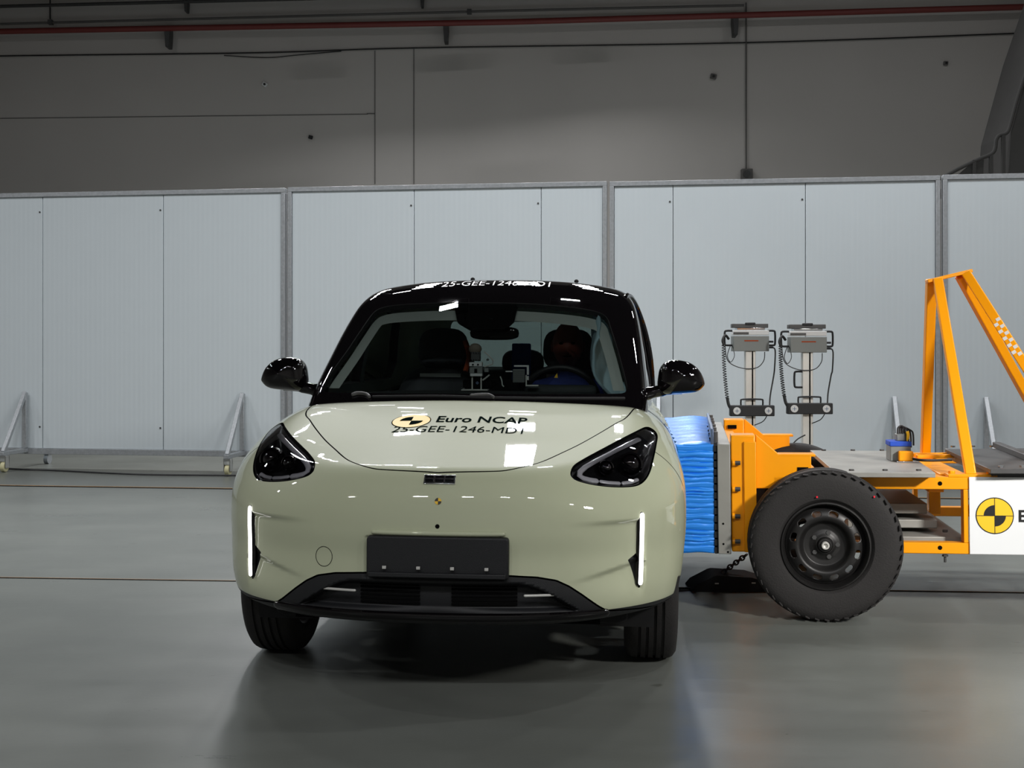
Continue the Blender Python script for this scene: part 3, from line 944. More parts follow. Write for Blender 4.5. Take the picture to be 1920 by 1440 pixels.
def strip(path, width, height, lift, F=F_body, cap=True, n=6):
    """rounded bar lying on the surface along path (car coordinates)"""
    P = np.array([tuple(p) for p in path]); N = grad(F, P)
    mb = MB(); rows = []
    m = len(P)
    for i in range(m):
        a, b = P[max(i - 1, 0)], P[min(i + 1, m - 1)]
        T = b - a; T /= np.linalg.norm(T)
        S = np.cross(N[i], T); S /= np.linalg.norm(S)
        row = []
        for k in range(n + 1):
            t = math.pi * k / n
            row.append(P[i] + S * (width / 2 * math.cos(t)) + N[i] * (lift + height * math.sin(t) ** 0.6))
        rows.append(row)
    if cap:
        for end, idx, sg in ((0, 0, -1), (1, m - 1, 1)):
            T = (P[1] - P[0]) if end == 0 else (P[-1] - P[-2]); T = T / np.linalg.norm(T)
            c = P[idx]
            extra = []
            for q in (0.35, 0.7, 1.0):
                ang = q * math.pi / 2
                S = np.cross(N[idx], T)
                S /= np.linalg.norm(S)
                extra.append([c + T * (sg * width / 2 * math.sin(ang)) + S * (width / 2 * math.cos(ang) * math.cos(math.pi * k / n)) + N[idx] * (lift + height * math.sin(math.pi * k / n) ** 0.6 * (math.cos(ang) ** 0.5 if q < 1 else 0)) for k in range(n + 1)])
            rows = (extra[::-1] + rows) if end == 0 else (rows + extra)
    mb.grid(rows)
    return mb
def both(name, mbfn, material, parents=None, **kw):
    out = []
    for s in (1, -1):
        mb = mbfn()
        if s < 0: mb.v = [(-x, y, z) for x, y, z in mb.v]
        out.append(mb.build(name, material, (parents[s] if parents else CAR), **kw))
    return out

# ---- headlights
HL = {}
for s in (1, -1):
    h = put('headlight', take(BM, ids('headlight', s), 0, F_body, offfn=lambda V: -np.clip(-hl_sd(aX(V)) * 1.1, 0.0, 0.045) - 0.002), M['lens_black'])
    h['label'] = 'triangular headlight with a dark housing and grey light guide'
    HL[s] = h
    put('headlight_lens', take(BM, ids('headlight', s), 0.0, F_body), M['lens'], h)
g1 = trace(Z4([(1500, 160), (1420, 195), (1330, 238), (1240, 285), (1150, 332), (1080, 375), (1040, 415), (1038, 447), (1070, 468), (1120, 482), (1170, 490)], 840, 780), F_body)
both('light_guide', lambda: strip(g1, 0.021, 0.006, -0.014), M['lightguide'], HL)
for a in ([(1208, 497), (1270, 507), (1350, 512)], [(1382, 512), (1440, 505), (1495, 485)]):
    g = trace(Z4(a, 840, 780), F_body)
    both('light_guide', lambda: strip(g, 0.014, 0.005, -0.013), M['lightguide'], HL)
pj = trace(Z4([(1425, 385), (1235, 410)], 840, 780), F_body)
NJ = grad(F_body, pj)
def projector(i, r):
    c = Vector(pj[i]) + Vector((0, 0.03, 0)); ax_ = Vector((0.12, -1, 0.05)).normalized()
    return MB().lathe([(r * 1.25, -0.02), (r * 1.25, 0.012), (r * 1.08, 0.016), (r, 0.006), (r * 0.9, 0.014), (r * 0.6, 0.026), (r * 0.25, 0.031), (0.0005, 0.032)], c, ax_, 28)
both('projector_lens', lambda: projector(0, 0.036), M['black_gloss'], HL)
both('turn_lamp', lambda: projector(1, 0.022), M['black_gloss'], HL)

# ---- running lights
drl = trace([(1203.5, 966), (1203.3, 990), (1202.6, 1020), (1201.8, 1050), (1201, 1075), (1200.2, 1092)], F_base)
D1 = both('running_light', lambda: strip(drl, 0.031, 0.012, -0.010, F_base), M['black_gloss'])
for o in D1: o['label'] = 'slim vertical running light glowing white'
both('light_strip', lambda: strip(drl, 0.019, 0.010, -0.002, F_base), M['lamp_white'], {1: D1[0], -1: D1[1]})

# ---- badge, stickers, holes, tow cover, plate carrier
def front_disc(px, py, r, lift, th=0.003, n=28):
    p = trace([(px, py)], F_body)[0]
    nrm = Vector(grad(F_body, p[None])[0])
    return Vector(p), nrm
p, nrm = front_disc(824.5, 900, 0, 0)
d_, s_, u_ = frame_from(nrm)
bd = MB(); W_, H_ = 0.104, 0.034
nrm = Vector((0, -0.72, 0.69)); s_ = Vector((1, 0, 0)); u_ = s_.cross(-nrm).normalized(); u_ = u_ if u_.z > 0 else -u_
Rb = Matrix((s_, u_, nrm)).transposed()
badge = MB().box(p + nrm * 0.002, (W_ + 0.006, H_ + 0.006, 0.006), Rb).build('badge', M['chrome'], CAR, bevel=0.002)
for i in range(3):
    for j in range(2):
        c = p + s_ * ((i - 1) * 0.035) + u_ * ((j - 0.5) * 0.018) + nrm * 0.006
        MB().box(c, (0.031, 0.0145, 0.003), Rb).build('badge_tile', M['lens_black'], badge, bevel=0.001)
def target_sticker(px, py, r, parent=CAR):
    p, nrm = front_disc(px, py, 0, 0)
    d, s, u = frame_from(nrm, (0, 0, 1))
    o = MB().cyl(p + nrm * 0.0005, p + nrm * 0.002, r, n=28).build('target_sticker', M['print_yellow'], parent)
    for q in (0, 2):
        pts = [p + nrm * 0.0022] + [p + nrm * 0.0022 + s * (r * math.cos(math.pi / 2 * (q + k / 6))) + u * (r * math.sin(math.pi / 2 * (q + k / 6))) for k in range(7)]
        MB().prism(pts, nrm * 0.0006).build('target_quarter', M['print_black'], o, smooth=0)
target_sticker(821.5, 940, 0.0115)
target_sticker(819.5, 1155, 0.010)
p, nrm = front_disc(820, 987, 0, 0)
MB().cyl(p - nrm * 0.002, p + nrm * 0.0012, 0.0075, n=18).build('parking_sensor', M['gap'], CAR)
p, nrm = front_disc(607.5, 1043, 0, 0)
d, s, u = frame_from(nrm)
ring = [front_pt(p.x + 0.031 * math.cos(t), p.z + 0.034 * math.sin(t))[0] for t in np.linspace(0, 2 * math.pi, 40, endpoint=False)]
MB().tube(ring, 0.0012, 5, closed=True).build('tow_eye_cover', M['gap'], CAR)

pc = trace([(822, 1042)], F_body)[0]
PX, PYc, PZ = pc[0], pc[1], pc[2]
plate = MB().prism([(PX - 0.243, 0, PZ - 0.070), (PX + 0.243, 0, PZ - 0.070), (PX + 0.243, 0, PZ + 0.060), (PX + 0.237, 0, PZ + 0.068), (PX - 0.237, 0, PZ + 0.068), (PX - 0.243, 0, PZ + 0.060)], (0, 0.07, 0))
plate.v = [(x, y + PYc - 0.045 + 0.22 * (x - PX) ** 2, z) for x, y, z in plate.v]
plate = plate.build('plate_carrier', M['black_plastic'], CAR, bevel=0.005)
MB().prism([(PX - 0.235, PYc - 0.05, PZ - 0.052), (PX + 0.235, PYc - 0.05, PZ - 0.052), (PX + 0.235, PYc - 0.05, PZ - 0.068), (PX - 0.235, PYc - 0.05, PZ - 0.068)], (0, 0.02, 0)).build('carrier_ledge', M['black_plastic'], plate, bevel=0.003)
for px, py in ((724, 1060), (788, 1061), (851.5, 1062.5), (915.5, 1064)):
    xx = PX + (px - 822) / 549.0
    MB().box((xx, PYc - 0.047, PZ - 0.035), (0.013, 0.008, 0.010)).build('clip', M['alu'], plate, bevel=0.001)
lip = [front_pt(PX + x, PZ + 0.079)[0] for x in np.linspace(-0.222, 0.222, 21)]
strip(lip, 0.016, 0.012, -0.001).build('plate_ledge', M['paint'], CAR)

# ---- lower grille pieces
def base_pt(X, Z):
    X, Z = np.atleast_1d(np.array(X, float)), np.atleast_1d(np.array(Z, float))
    return solve(F_base, np.stack([X, np.full_like(X, -0.3), Z], -1), np.stack([X, np.full_like(X, 1.0), Z], -1))
def lowbar(x0, x1, z, w, h, lift, n=12): return strip([base_pt(x, z)[0] for x in np.linspace(x0, x1, n)], w, h, lift, F_base)
for (a, b) in (((588, 1104), (663, 1106)), ((985, 1116), (1068, 1118))):
    q = trace([a, b], F_base)
    lowbar(q[0][0], q[1][0], (q[0][2] + q[1][2]) / 2, 0.009, 0.006, -0.012).build('grille_blade', M['alu'], CAR)
for (x0, x1) in ((-0.265, -0.055), (0.055, 0.28)):
    g = MB()
    for z in np.linspace(0.365, 0.43, 6):
        pts = [front_pt(x, z)[0] for x in np.linspace(x0, x1, 8)]
        g = MB(); g.tube([p + np.array((0, -0.004, 0)) for p in pts], 0.0045, 6)
        g.build('grille_slat', M['gap'], CAR)
P_ = [front_pt(x, 0.328)[0] for x in np.linspace(-0.58, 0.58, 41)]
strip(P_, 0.034, 0.014, -0.002, n=8).build('bumper_lip', M['black_gloss'], CAR)
for s in (-1, 1):
    MB().prism([(s * 0.50, 0.42, 0.33), (s * 0.66, 0.42, 0.33), (s * 0.66, 0.42, 0.245), (s * 0.63, 0.42, 0.23), (s * 0.52, 0.42, 0.235)], (0, 0.02, 0)).build('wheel_deflector', M['black_matte'], CAR, bevel=0.006)

# ---- hood lettering
hl1 = trace([(817, 791.5), (818, 780.5), (985, 795), (733, 811), (979, 815), (812, 799)], F_body)
def on_hood(X0, Y0, ky):
    def fn(u, v):
        q = top_pt(X0 + u, Y0 + v * ky)[0]
        return (q[0], q[1], q[2] + 0.0012)
    return fn
M['print_dark'] = mat('hood_print', srgb(16, 26, 26), 0.8, var=0.0, spec=0.0)
capY = abs(hl1[1][1] - hl1[0][1])
HOOD = [o for o in CAR.children if o.name.startswith('hood')][0]
lettering('hood_lettering', 'Euro NCAP', 0.07, on_hood(hl1[0][0], hl1[0][1], capY / 0.049), M['print_dark'], HOOD, bold=0.0012, width=hl1[2][0] - hl1[0][0] + 0.004, subdiv=1)
lettering('hood_lettering', '25-GEE-1246-MD1', 0.07, on_hood(hl1[3][0], hl1[3][1], capY / 0.049 * 0.95), M['print_dark'], HOOD, width=hl1[4][0] - hl1[3][0], subdiv=1)
cc = trace([(771, 790), (735, 790), (771, 777), (771, 803)], F_body)
def hood_patch(name, pts, material, parent, lift):
    mb = MB(); c = np.mean(pts, 0)
    rings = [[tuple(top_pt(c[0] + (p[0] - c[0]) * k, c[1] + (p[1] - c[1]) * k)[0] + np.array((0, 0, lift))) for p in pts] for k in (0.02, 0.35, 0.7, 1.0)]
    rings = [r + [r[0]] for r in rings]
    return mb.grid(rings).build(name, material, parent)
rx = abs(cc[1][0] - cc[0][0]); ry = abs(cc[2][1] - cc[3][1]) / 2
ctr = np.array([cc[0][0], (cc[2][1] + cc[3][1]) / 2])
ry = min(ry, rx * 1.25)
circ = lambda k, a0=0, a1=2 * math.pi, n=36: [ctr + np.array((rx * k * math.cos(t), ry * k * math.sin(t))) for t in np.linspace(a0, a1, n)]
hood_patch('hood_roundel', circ(1.0)[:-1], M['print_dark'], HOOD, 0.0010)
hood_patch('hood_roundel', circ(0.95)[:-1], M['print_yellow'], HOOD, 0.0014)
for a0 in (math.pi / 2, 3 * math.pi / 2):
    hood_patch('roundel_quarter', [ctr] + circ(0.6, a0, a0 + math.pi / 2, 12), M['print_dark'], HOOD, 0.0019)

# ---- cabin: roof, pillars, glass
half_lon = spaced([(0, 50, 0.9), (50, 180, 1.2)])
lons = np.concatenate([-half_lon[:0:-1], half_lon]) * math.pi / 180
lats = np.concatenate([spaced([(-60, -6, 3), (-6, 40, 0.8), (40, 88, 2)])]) * math.pi / 180
CM = star(F_cab, (0, 2.15, 1.12), lons, lats)
ws_px = [(603, 727), (612, 735), (700, 737), (820, 738), (940, 738.5), (1060, 739), (1160, 738), (1172, 734), (1176, 724), (1168, 690), (1157, 650), (1146, 616), (1139, 597),
         (1125, 586), (1090, 578), (1030, 571.5), (970, 568), (900, 567), (820, 567.5), (750, 571), (718, 576), (700, 586), (678, 616), (652, 655), (625, 692), (608, 717)]
WSP = trace(ws_px, F_cab)
ws_poly = [tuple(v[:2]) for v in catmull([(p[0], p[2], 0) for p in WSP], 4, True)]
ws_sd = poly_sd(ws_poly)
f_ws = lambda P: nz(ws_sd(P[:, [0, 2]]), (P[:, 1] < 2.15))
win = {'front': [(1.50, 1.06), (1.75, 1.20), (2.02, 1.385), (2.10, 1.42), (2.36, 1.45), (2.36, 1.06)],
       'rear': [(2.46, 1.06), (2.46, 1.455), (2.9, 1.445), (3.18, 1.39), (3.30, 1.15), (3.22, 1.06)]}
f_win = {k: (lambda sd: lambda P: nz(sd(P[:, [1, 2]]), np.abs(P[:, 0]) > 0.45))(poly_sd(v)) for k, v in win.items()}
rear_sd = poly_sd([(-0.5, 1.12), (0.5, 1.12), (0.44, 1.42), (-0.44, 1.42)])
f_rear = lambda P: nz(rear_sd(P[:, [0, 2]]), P[:, 1] > 3.2)
for fn in (f_ws, f_win['front'], f_win['rear'], f_rear): cut(CM, fn)
f_bot = lambda P: P[:, 2] - 0.93
cut(CM, f_bot)
cut(CM, lambda P: f_ws(P) + 0.05)
CM.faces.ensure_lookup_table()
CC = np.array([f.calc_center_median()[:] for f in CM.faces])
def cval(fn):
    v = fn(CC); return np.where(np.isnan(v), 9.0, v)
cp = np.full(len(CC), 'roof', dtype=object)
cp[cval(f_bot) < 0] = 'none'
cp[cval(f_ws) < 0] = 'windshield'
cp[(cval(f_win['front']) < 0)] = 'front_window'
cp[(cval(f_win['rear']) < 0)] = 'rear_window'
cp[cval(f_rear) < 0] = 'tailgate_window'
fl = lambda n, s=0: np.nonzero((cp == n) & ((np.sign(CC[:, 0]) == s) if s else True))[0]
roof = put('roof', take(CM, fl('roof'), 0, F_cab), M['black_gloss'])
roof['label'] = 'glossy black roof and pillars'
trim = put('pillar_trim', take(CM, fl('roof'), -0.028, F_cab), M['trim_grey'])
tv = cval(f_ws)
put('pillar_trim', take(CM, np.nonzero((tv < 0) & (tv > -0.05) & (CC[:, 2] > WSP[:, 2].min() + 0.055))[0], -0.045, F_cab), M['trim_grey'])
# edge between outer skin and inner trim
def rim_mesh(bm, idx, F, off):
    s_ = set(idx); mb = MB()
    for e in bm.edges:
        fs = [f.index for f in e.link_faces]
        if len(fs) == 2 and (fs[0] in s_) != (fs[1] in s_):
            a, b = np.array(e.verts[0].co), np.array(e.verts[1].co)
            q = np.array([a, b]); n = grad(F, q)
            mb.add([a, b, b + n[1] * off, a + n[0] * off], [(0, 1, 2, 3)])
    return mb
CM.faces.index_update()
rim_mesh(CM, fl('roof'), F_cab, -0.028).build('glazing_edge', M['black_matte'], CAR, smooth=0)
put('windshield', take(CM, fl('windshield'), -0.003, F_cab), M['windshield'])
for s in (-1, 1):
    put('side_window', take(CM, fl('front_window', s), -0.004, F_cab), M['side_glass'])
    put('side_window', take(CM, fl('rear_window', s), -0.004, F_cab), M['privacy_glass'])
put('tailgate_window', take(CM, fl('tailgate_window'), -0.004, F_cab), M['privacy_glass'])

# roof lettering and the two little pins on the roof
rt = trace([(826, 541), (1030, 541)], F_cab); rt[:, 1] = 2.10
def on_roof(u, v):
    q = top_pt(rt[0][0] + u, rt[0][1] + v * 1.5, F_cab)[0]
    return (q[0], q[1], q[2] + 0.0012)
lettering('roof_lettering', '25-GEE-1246-MD1', 0.1, on_roof, M['white'], roof, width=rt[1][0] - rt[0][0], subdiv=1)
for px in (865, 1060):
    q = trace([(px, 535)], F_cab)[0]
    q = top_pt(q[0] * 1.1, 2.75, F_cab)[0]
    MB().cyl(q, q + np.array((0, 0, 0.018)), 0.008, n=10).ellipsoid(q + np.array((0, 0, 0.022)), (0.013, 0.013, 0.011), 10, 6).build('roof_pin', M['black_matte'], roof)

# ---- mirrors
mir = [(1500, 905), (1503, 830), (1518, 765), (1560, 718), (1640, 705), (1740, 728), (1810, 788), (1845, 868), (1836, 905), (1780, 945), (1640, 960), (1540, 960)]
mo = catmull([((x - 1672) / 4 / 424, 0, -(y - 838) / 4 / 424) for x, y in mir], 4, True)
def mirror_mb():
    mb = MB(); c = Vector((0.895, 1.36, 1.118)); rows = []
    for t in np.linspace(0.0, 1.0, 9):
        sc = math.sqrt(max(1 - (1 - t) ** 2.2, 0.0004)); yy = -0.075 * (1 - t)
        rows.append([c + Vector((p.x * sc + 0.01 * (1 - t), yy, p.z * sc + 0.006 * (1 - t))) for p in mo])
    for yy, sc in ((0.03, 1.0), (0.05, 0.97), (0.052, 0.9), (0.045, 0.02)):
        rows.append([c + Vector((p.x * sc, yy, p.z * sc)) for p in mo])
    rows = [r + [r[0]] for r in rows]
    return mb.grid(rows)
MI = both('mirror_housing', mirror_mb, M['black_gloss'])
for o in MI: o['label'] = 'glossy black door mirror housing'
both('mirror_stalk', lambda: MB().tube(catmull([(0.705, 1.36, 1.035), (0.77, 1.37, 1.052), (0.83, 1.37, 1.062), (0.90, 1.37, 1.066)], 4), [0.03] * 4 + [0.026] * 4 + [0.022] * 5, 12), M['black_gloss'], {1: MI[0], -1: MI[1]})
both('mirror_glass', lambda: MB().prism([(0.82, 1.414, 1.07), (0.975, 1.414, 1.075), (0.97, 1.414, 1.16), (0.83, 1.414, 1.165)], (0, 0.003, 0)), M['chrome'], {1: MI[0], -1: MI[1]})

# ---- wipers on the black cowl
for pts in ([(662, 742), (672, 739.5), (687, 741), (693, 746)], [(884, 744), (905, 742.5), (918, 743.5), (925, 747)]):
    q = trace(pts, F_cab)
    strip(catmull(q, 5), 0.014, 0.012, 0.002, F_cab).build('wiper_arm', M['steel_dark'], CAR)
strip(catmull(trace([(925, 747), (820, 744), (700, 745)], F_cab), 6), 0.01, 0.008, 0.001, F_cab).build('wiper_blade', M['black_matte'], CAR)
strip(catmull(trace([(1170, 748), (1050, 748), (925, 747)], F_cab), 6), 0.01, 0.008, 0.001, F_cab).build('wiper_blade', M['black_matte'], CAR)

# ---- bent door frame on the struck side
fr = catmull([(0.725, 1.42, 1.02), (0.685, 1.78, 1.27), (0.652, 2.0, 1.43), (0.648, 2.12, 1.495), (0.67, 2.26, 1.512), (0.71, 2.38, 1.455), (0.755, 2.43, 1.33), (0.785, 2.44, 1.18), (0.797, 2.44, 1.02)], 6)
MB().tube(fr, 0.017, 8).build('bent_door_frame', M['black_gloss'], CAR)
fr2 = [p + Vector((-0.022, 0.005, -0.012)) for p in fr[6:30]]
MB().tube(fr2, 0.009, 8).build('door_seal', M['alu'], CAR)

# ---- wheels
def wheel(x, y, s):
    root = empty('wheel', (x, y, WZ), parent=CAR)
    o = Vector((0, 0, 0)); R, W = 0.322, 0.205
    prof = [(0.212, -0.085), (0.225, -0.098), (0.26, -0.104), (0.295, -0.100), (0.312, -0.088), (0.319, -0.074)]
    for k in (-0.045, -0.015, 0.015, 0.045):
        prof += [(R, k - 0.006), (R - 0.008, k - 0.005), (R - 0.008, k + 0.005), (R, k + 0.006)]
    prof += [(0.319, 0.074), (0.312, 0.088), (0.295, 0.100), (0.26, 0.104), (0.225, 0.098), (0.212, 0.085)]
    t = MB().lathe(prof, o, (s, 0, 0), 48).build('tyre', M['rubber'], root)
    MB().lathe([(0.214, -0.09), (0.205, -0.085), (0.195, 0.0), (0.205, 0.085), (0.216, 0.096)], o, (s, 0, 0), 40).build('rim', M['wheel_black'], root)
    sp_ = MB()
    for k in range(5):
        a = 2 * math.pi * k / 5
        sp_.beam((s * 0.07, 0.05 * math.cos(a), 0.05 * math.sin(a)), (s * 0.085, 0.2 * math.cos(a), 0.2 * math.sin(a)), 0.05, 0.02, (1, 0, 0))
    sp_.cyl((s * 0.05, 0, 0), (s * 0.085, 0, 0), 0.065, n=20).build('spokes', M['alu'], root, bevel=0.004)
    return root
for y in WY:
    for s in (-1, 1):
        w = wheel(s * 0.752, y, s)
        w.location.z = WZ + s * 0.752 * CAR_ROLL - 0.003
MB().bx(-0.60, 0.60, 0.75, 3.9, 0.17, 0.29).bx(-0.8, 0.8, 1.35, 3.0, 0.18, 0.29).build('underbody_light_block', M['gap'], CAR, bevel=0.02)  # dark slabs added beneath the car to block light reaching the floor
MB().bx(-0.56, 0.56, 0.32, 1.4, 0.25, 0.30).build('engine_light_block', M['gap'], CAR, smooth=0)  # unseen plate added to stop a stray light patch under the front end
for y in WY:
    for s in (-1, 1):
        rows = [[(s * x, y + 0.372 * math.cos(t), WZ + 0.372 * math.sin(t)) for t in np.linspace(-0.35, math.pi + 0.35, 20)] for x in (0.55, 0.76)]
        rows = [[(s * 0.55, y, WZ)] * 20] + rows
        MB().grid(rows).build('wheel_liner', M['black_matte'], CAR)

# ---- interior
MB().prism([(-0.70, 0, 0.86), (0.70, 0, 0.86), (0.70, 0, 0.98), (0.66, 0, 1.0), (-0.66, 0, 1.0), (-0.70, 0, 0.98)], (0, 0.8, 0))
rows = []
for Y in np.linspace(1.18, 1.86, 14):
    z = 0.985 + 0.055 * math.sin(min(1, (Y - 1.18) / 0.45) * math.pi / 2) - (0.05 * ((Y - 1.7) / 0.16) ** 2 if Y > 1.7 else 0)
    hw = 0.60 + 0.10 * min(1, (Y - 1.18) / 0.3)
    rows.append([(x, Y + 0.10 * (x / 0.7) ** 2, z - 0.03 * abs(x / 0.7) ** 4) for x in np.linspace(-hw, hw, 25)])
rows.append([(p[0], p[1] + 0.02, 0.62) for p in rows[-1]])
dash = MB().grid(rows).build('dashboard', M['dash'], CAR)
MB().box((0.345, 1.72, 1.045), (0.34, 0.12, 0.05)).build('instrument_hood', M['dash'], dash, bevel=0.02)
MB().box((0.03, 1.80, 1.0), (0.33, 0.02, 0.18), Matrix.Rotation(-0.15, 3, 'X')).build('centre_screen', M['black_gloss'], dash, bevel=0.006)
# steering wheel
sw = MB(); cS = Vector((0.335, 1.92, 0.985)); axS = Vector((0, -0.92, -0.38)).normalized()
d, s, u = frame_from(axS)
SW = MB().tube([cS + s * (0.185 * math.cos(t)) + u * (0.18 * math.sin(t)) for t in np.linspace(0, 2 * math.pi, 40, endpoint=False)], 0.015, 10, closed=True).build('steering_wheel', M['black_plastic'], CAR)
MB().ellipsoid(cS, (0.075, 0.035, 0.06), 16, 8).build('wheel_hub', M['dash'], SW)
for t in (0, math.pi, -math.pi / 2):
    MB().beam(cS, cS + s * (0.18 * math.cos(t)) + u * (0.18 * math.sin(t)), 0.03, 0.02).build('wheel_spoke', M['dash'], SW)
MB().prism([cS + Vector((-0.03, -0.04, 0.115)), cS + Vector((-0.012, -0.04, 0.115)), cS + Vector((-0.015, -0.04, 0.14))], (0, 0.003, 0)).build('wheel_marker', M['print_yellow'], SW, smooth=0)

def seat(x, label=None):
    root = empty('front_seat', (x, 2.1, 0.25), parent=CAR)
    rot = Matrix.Rotation(-0.28, 3, 'X')
    MB().ellipsoid((0, 0.05, 0.22), (0.26, 0.28, 0.11), 24, 12, power=0.6).build('seat_cushion', M['seat'], root)
    MB().ellipsoid((0, 0.33, 0.56), (0.25, 0.085, 0.34), 24, 14, rot, 0.6).build('seat_back', M['seat'], root)
    MB().ellipsoid((0, 0.42, 0.985), (0.135, 0.055, 0.115), 24, 12, rot, 0.65).build('headrest', M['seat'], root)
    MB().beam((-0.11, 0.32, 0.845), (0.11, 0.32, 0.845), 0.01, 0.018).build('seat_piping', M['trim_grey'], root)
    return root
seat(-0.335); seat(0.345)
rb = empty('rear_bench', (0, 3.0, 0.25), parent=CAR)
MB().ellipsoid((0, 0, 0.2), (0.62, 0.28, 0.12), 30, 10, power=0.5).build('bench_cushion', M['seat'], rb)
MB().ellipsoid((0, 0.34, 0.55), (0.62, 0.09, 0.32), 30, 12, Matrix.Rotation(-0.3, 3, 'X'), 0.5).build('bench_back', M['seat'], rb)
for x in (-0.4, 0.03, 0.42):
    MB().ellipsoid((x, 0.42, 0.90), (0.13, 0.05, 0.085), 20, 10, power=0.7).build('rear_headrest', M['seat'], rb)
strap = MB().prism([(-0.03, 0.345, 1.02), (0.085, 0.345, 1.02), (0.085, 0.30, 0.62), (-0.03, 0.30, 0.62)], (0, -0.02, 0)).build('blue_strap', M['blue_strap'], rb, bevel=0.008)
# sensor box behind the glass, inner mirror
sb = trace([(850, 569), (970, 567), (962, 600), (945, 615), (880, 616), (856, 602)], F_cab)
MB().prism([Vector(p) + Vector((0, 0.012, -0.004)) for p in sb], (0, 0.06, -0.01)).build('camera_housing', M['gap'], CAR, bevel=0.01)
mc = trace([(915, 622)], F_cab)[0]
mr_ = MB().ellipsoid(mc + np.array((0.01, 0.2, -0.005)), (0.12, 0.022, 0.033), 24, 10, power=0.6).build('inner_mirror', M['black_gloss'], CAR)
MB().cyl(mc + np.array((0.01, 0.2, 0)), mc + np.array((0, 0.14, 0.06)), 0.01, n=8).build('mirror_arm', M['black_matte'], mr_)
# curtain airbag along the struck side
rows = []
for i, Y in enumerate(np.linspace(1.72, 3.0, 60)):
    row = []
    for j, t in enumerate(np.linspace(0, 1, 16)):
        ztop = 1.46 if Y > 1.95 else 1.30 + (Y - 1.72) * 0.7
        zbot = 0.98 + 0.05 * math.sin(Y * 9)
        z = ztop + (zbot - ztop) * t
        bulge = (0.05 + 0.09 * abs(math.sin(Y * 8.0)) ** 0.6) * math.sin(math.pi * min(1, t * 0.9 + 0.1)) ** 0.5 + 0.006 * math.sin(Y * 37 + t * 11)
        base = float(C_ws(z)) * float(C_wf(Y)) - 0.12
        row.append((base - bulge, Y, z))
    rows.append(row)
ab = MB().grid(rows)
back = [[(p[0] + 0.04 + (0.9 * 0), p[1], p[2]) for p in r] for r in rows]
ab.build('curtain_airbag', M['airbag'], CAR)
ca = CAR.children[-1]
sol = [o for o in CAR.children if o.name.startswith('curtain_airbag')][0].modifiers.new('cloth', 'SOLIDIFY'); sol.thickness = 0.012
MB().box((0.60, 1.98, 1.36), (0.012, 0.10, 0.03), Matrix.Rotation(0.5, 3, 'X')).build('airbag_tether', M['trim_grey'], CAR, bevel=0.003)
# belt stripes on passenger side
MB().tube(catmull([(-0.19, 2.32, 1.28), (-0.165, 2.3, 1.2), (-0.18, 2.27, 1.12)], 5), 0.014, 8).build('seat_belt', M['orange'], CAR)

# buckled skin of the struck front door behind the mirror
rows = []
for i, Y in enumerate(np.linspace(1.33, 2.3, 22)):
    row = []
    for j, Z in enumerate(np.linspace(1.0, 0.72, 14)):
        x = side_pt(Y, Z, 1, F_body)[0][0]
        k = abs(((i * 0.37 + j * 0.21) % 1.0) - 0.5) * 2
        x += 0.006 + 0.026 * (0.35 + 0.65 * k) * math.sin(math.pi * min(1, (Y - 1.33) / 0.35) / 2) * (0.5 + 0.5 * math.cos(math.pi * j / 13))
        row.append((x, Y, Z))
    rows.append(row)
MB().grid(rows).build('buckled_door_skin', M['paint'], CAR, smooth=25)

# ================================================================ barrier trolley
T_LOC, T_YAW, T_PITCH = Vector((1.424, 5.60, 0)), 0.145, -0.010
T_M = Matrix.Translation(T_LOC) @ Matrix.Rotation(-T_YAW, 4, 'Z') @ Matrix.Rotation(T_PITCH, 4, 'Y')
T_I = T_M.inverted()
TR = empty('barrier_trolley'); TR.matrix_world = T_M
tag(TR, 'yellow steel crash trolley with black wheels and a white side board', 'trolley')
def tp(px, py, yp):
    """pixel -> trolley coordinates on the lengthwise plane y = yp"""
    o_, d_ = pix_ray(px, py)
    o_ = T_I @ o_; d_ = T_I.to_3x3() @ d_
    return o_ + d_ * ((yp - o_.y) / d_.y)
def tz(px, py, zz):
    """pixel -> trolley coordinates on the level z = zz"""
    o_, d_ = pix_ray(px, py)
    o_ = T_I @ o_; d_ = T_I.to_3x3() @ d_
    return o_ + d_ * ((zz - o_.z) / d_.z)
YR = 0.20                                     # near rail plane
YF = 1.50                                     # far rail plane

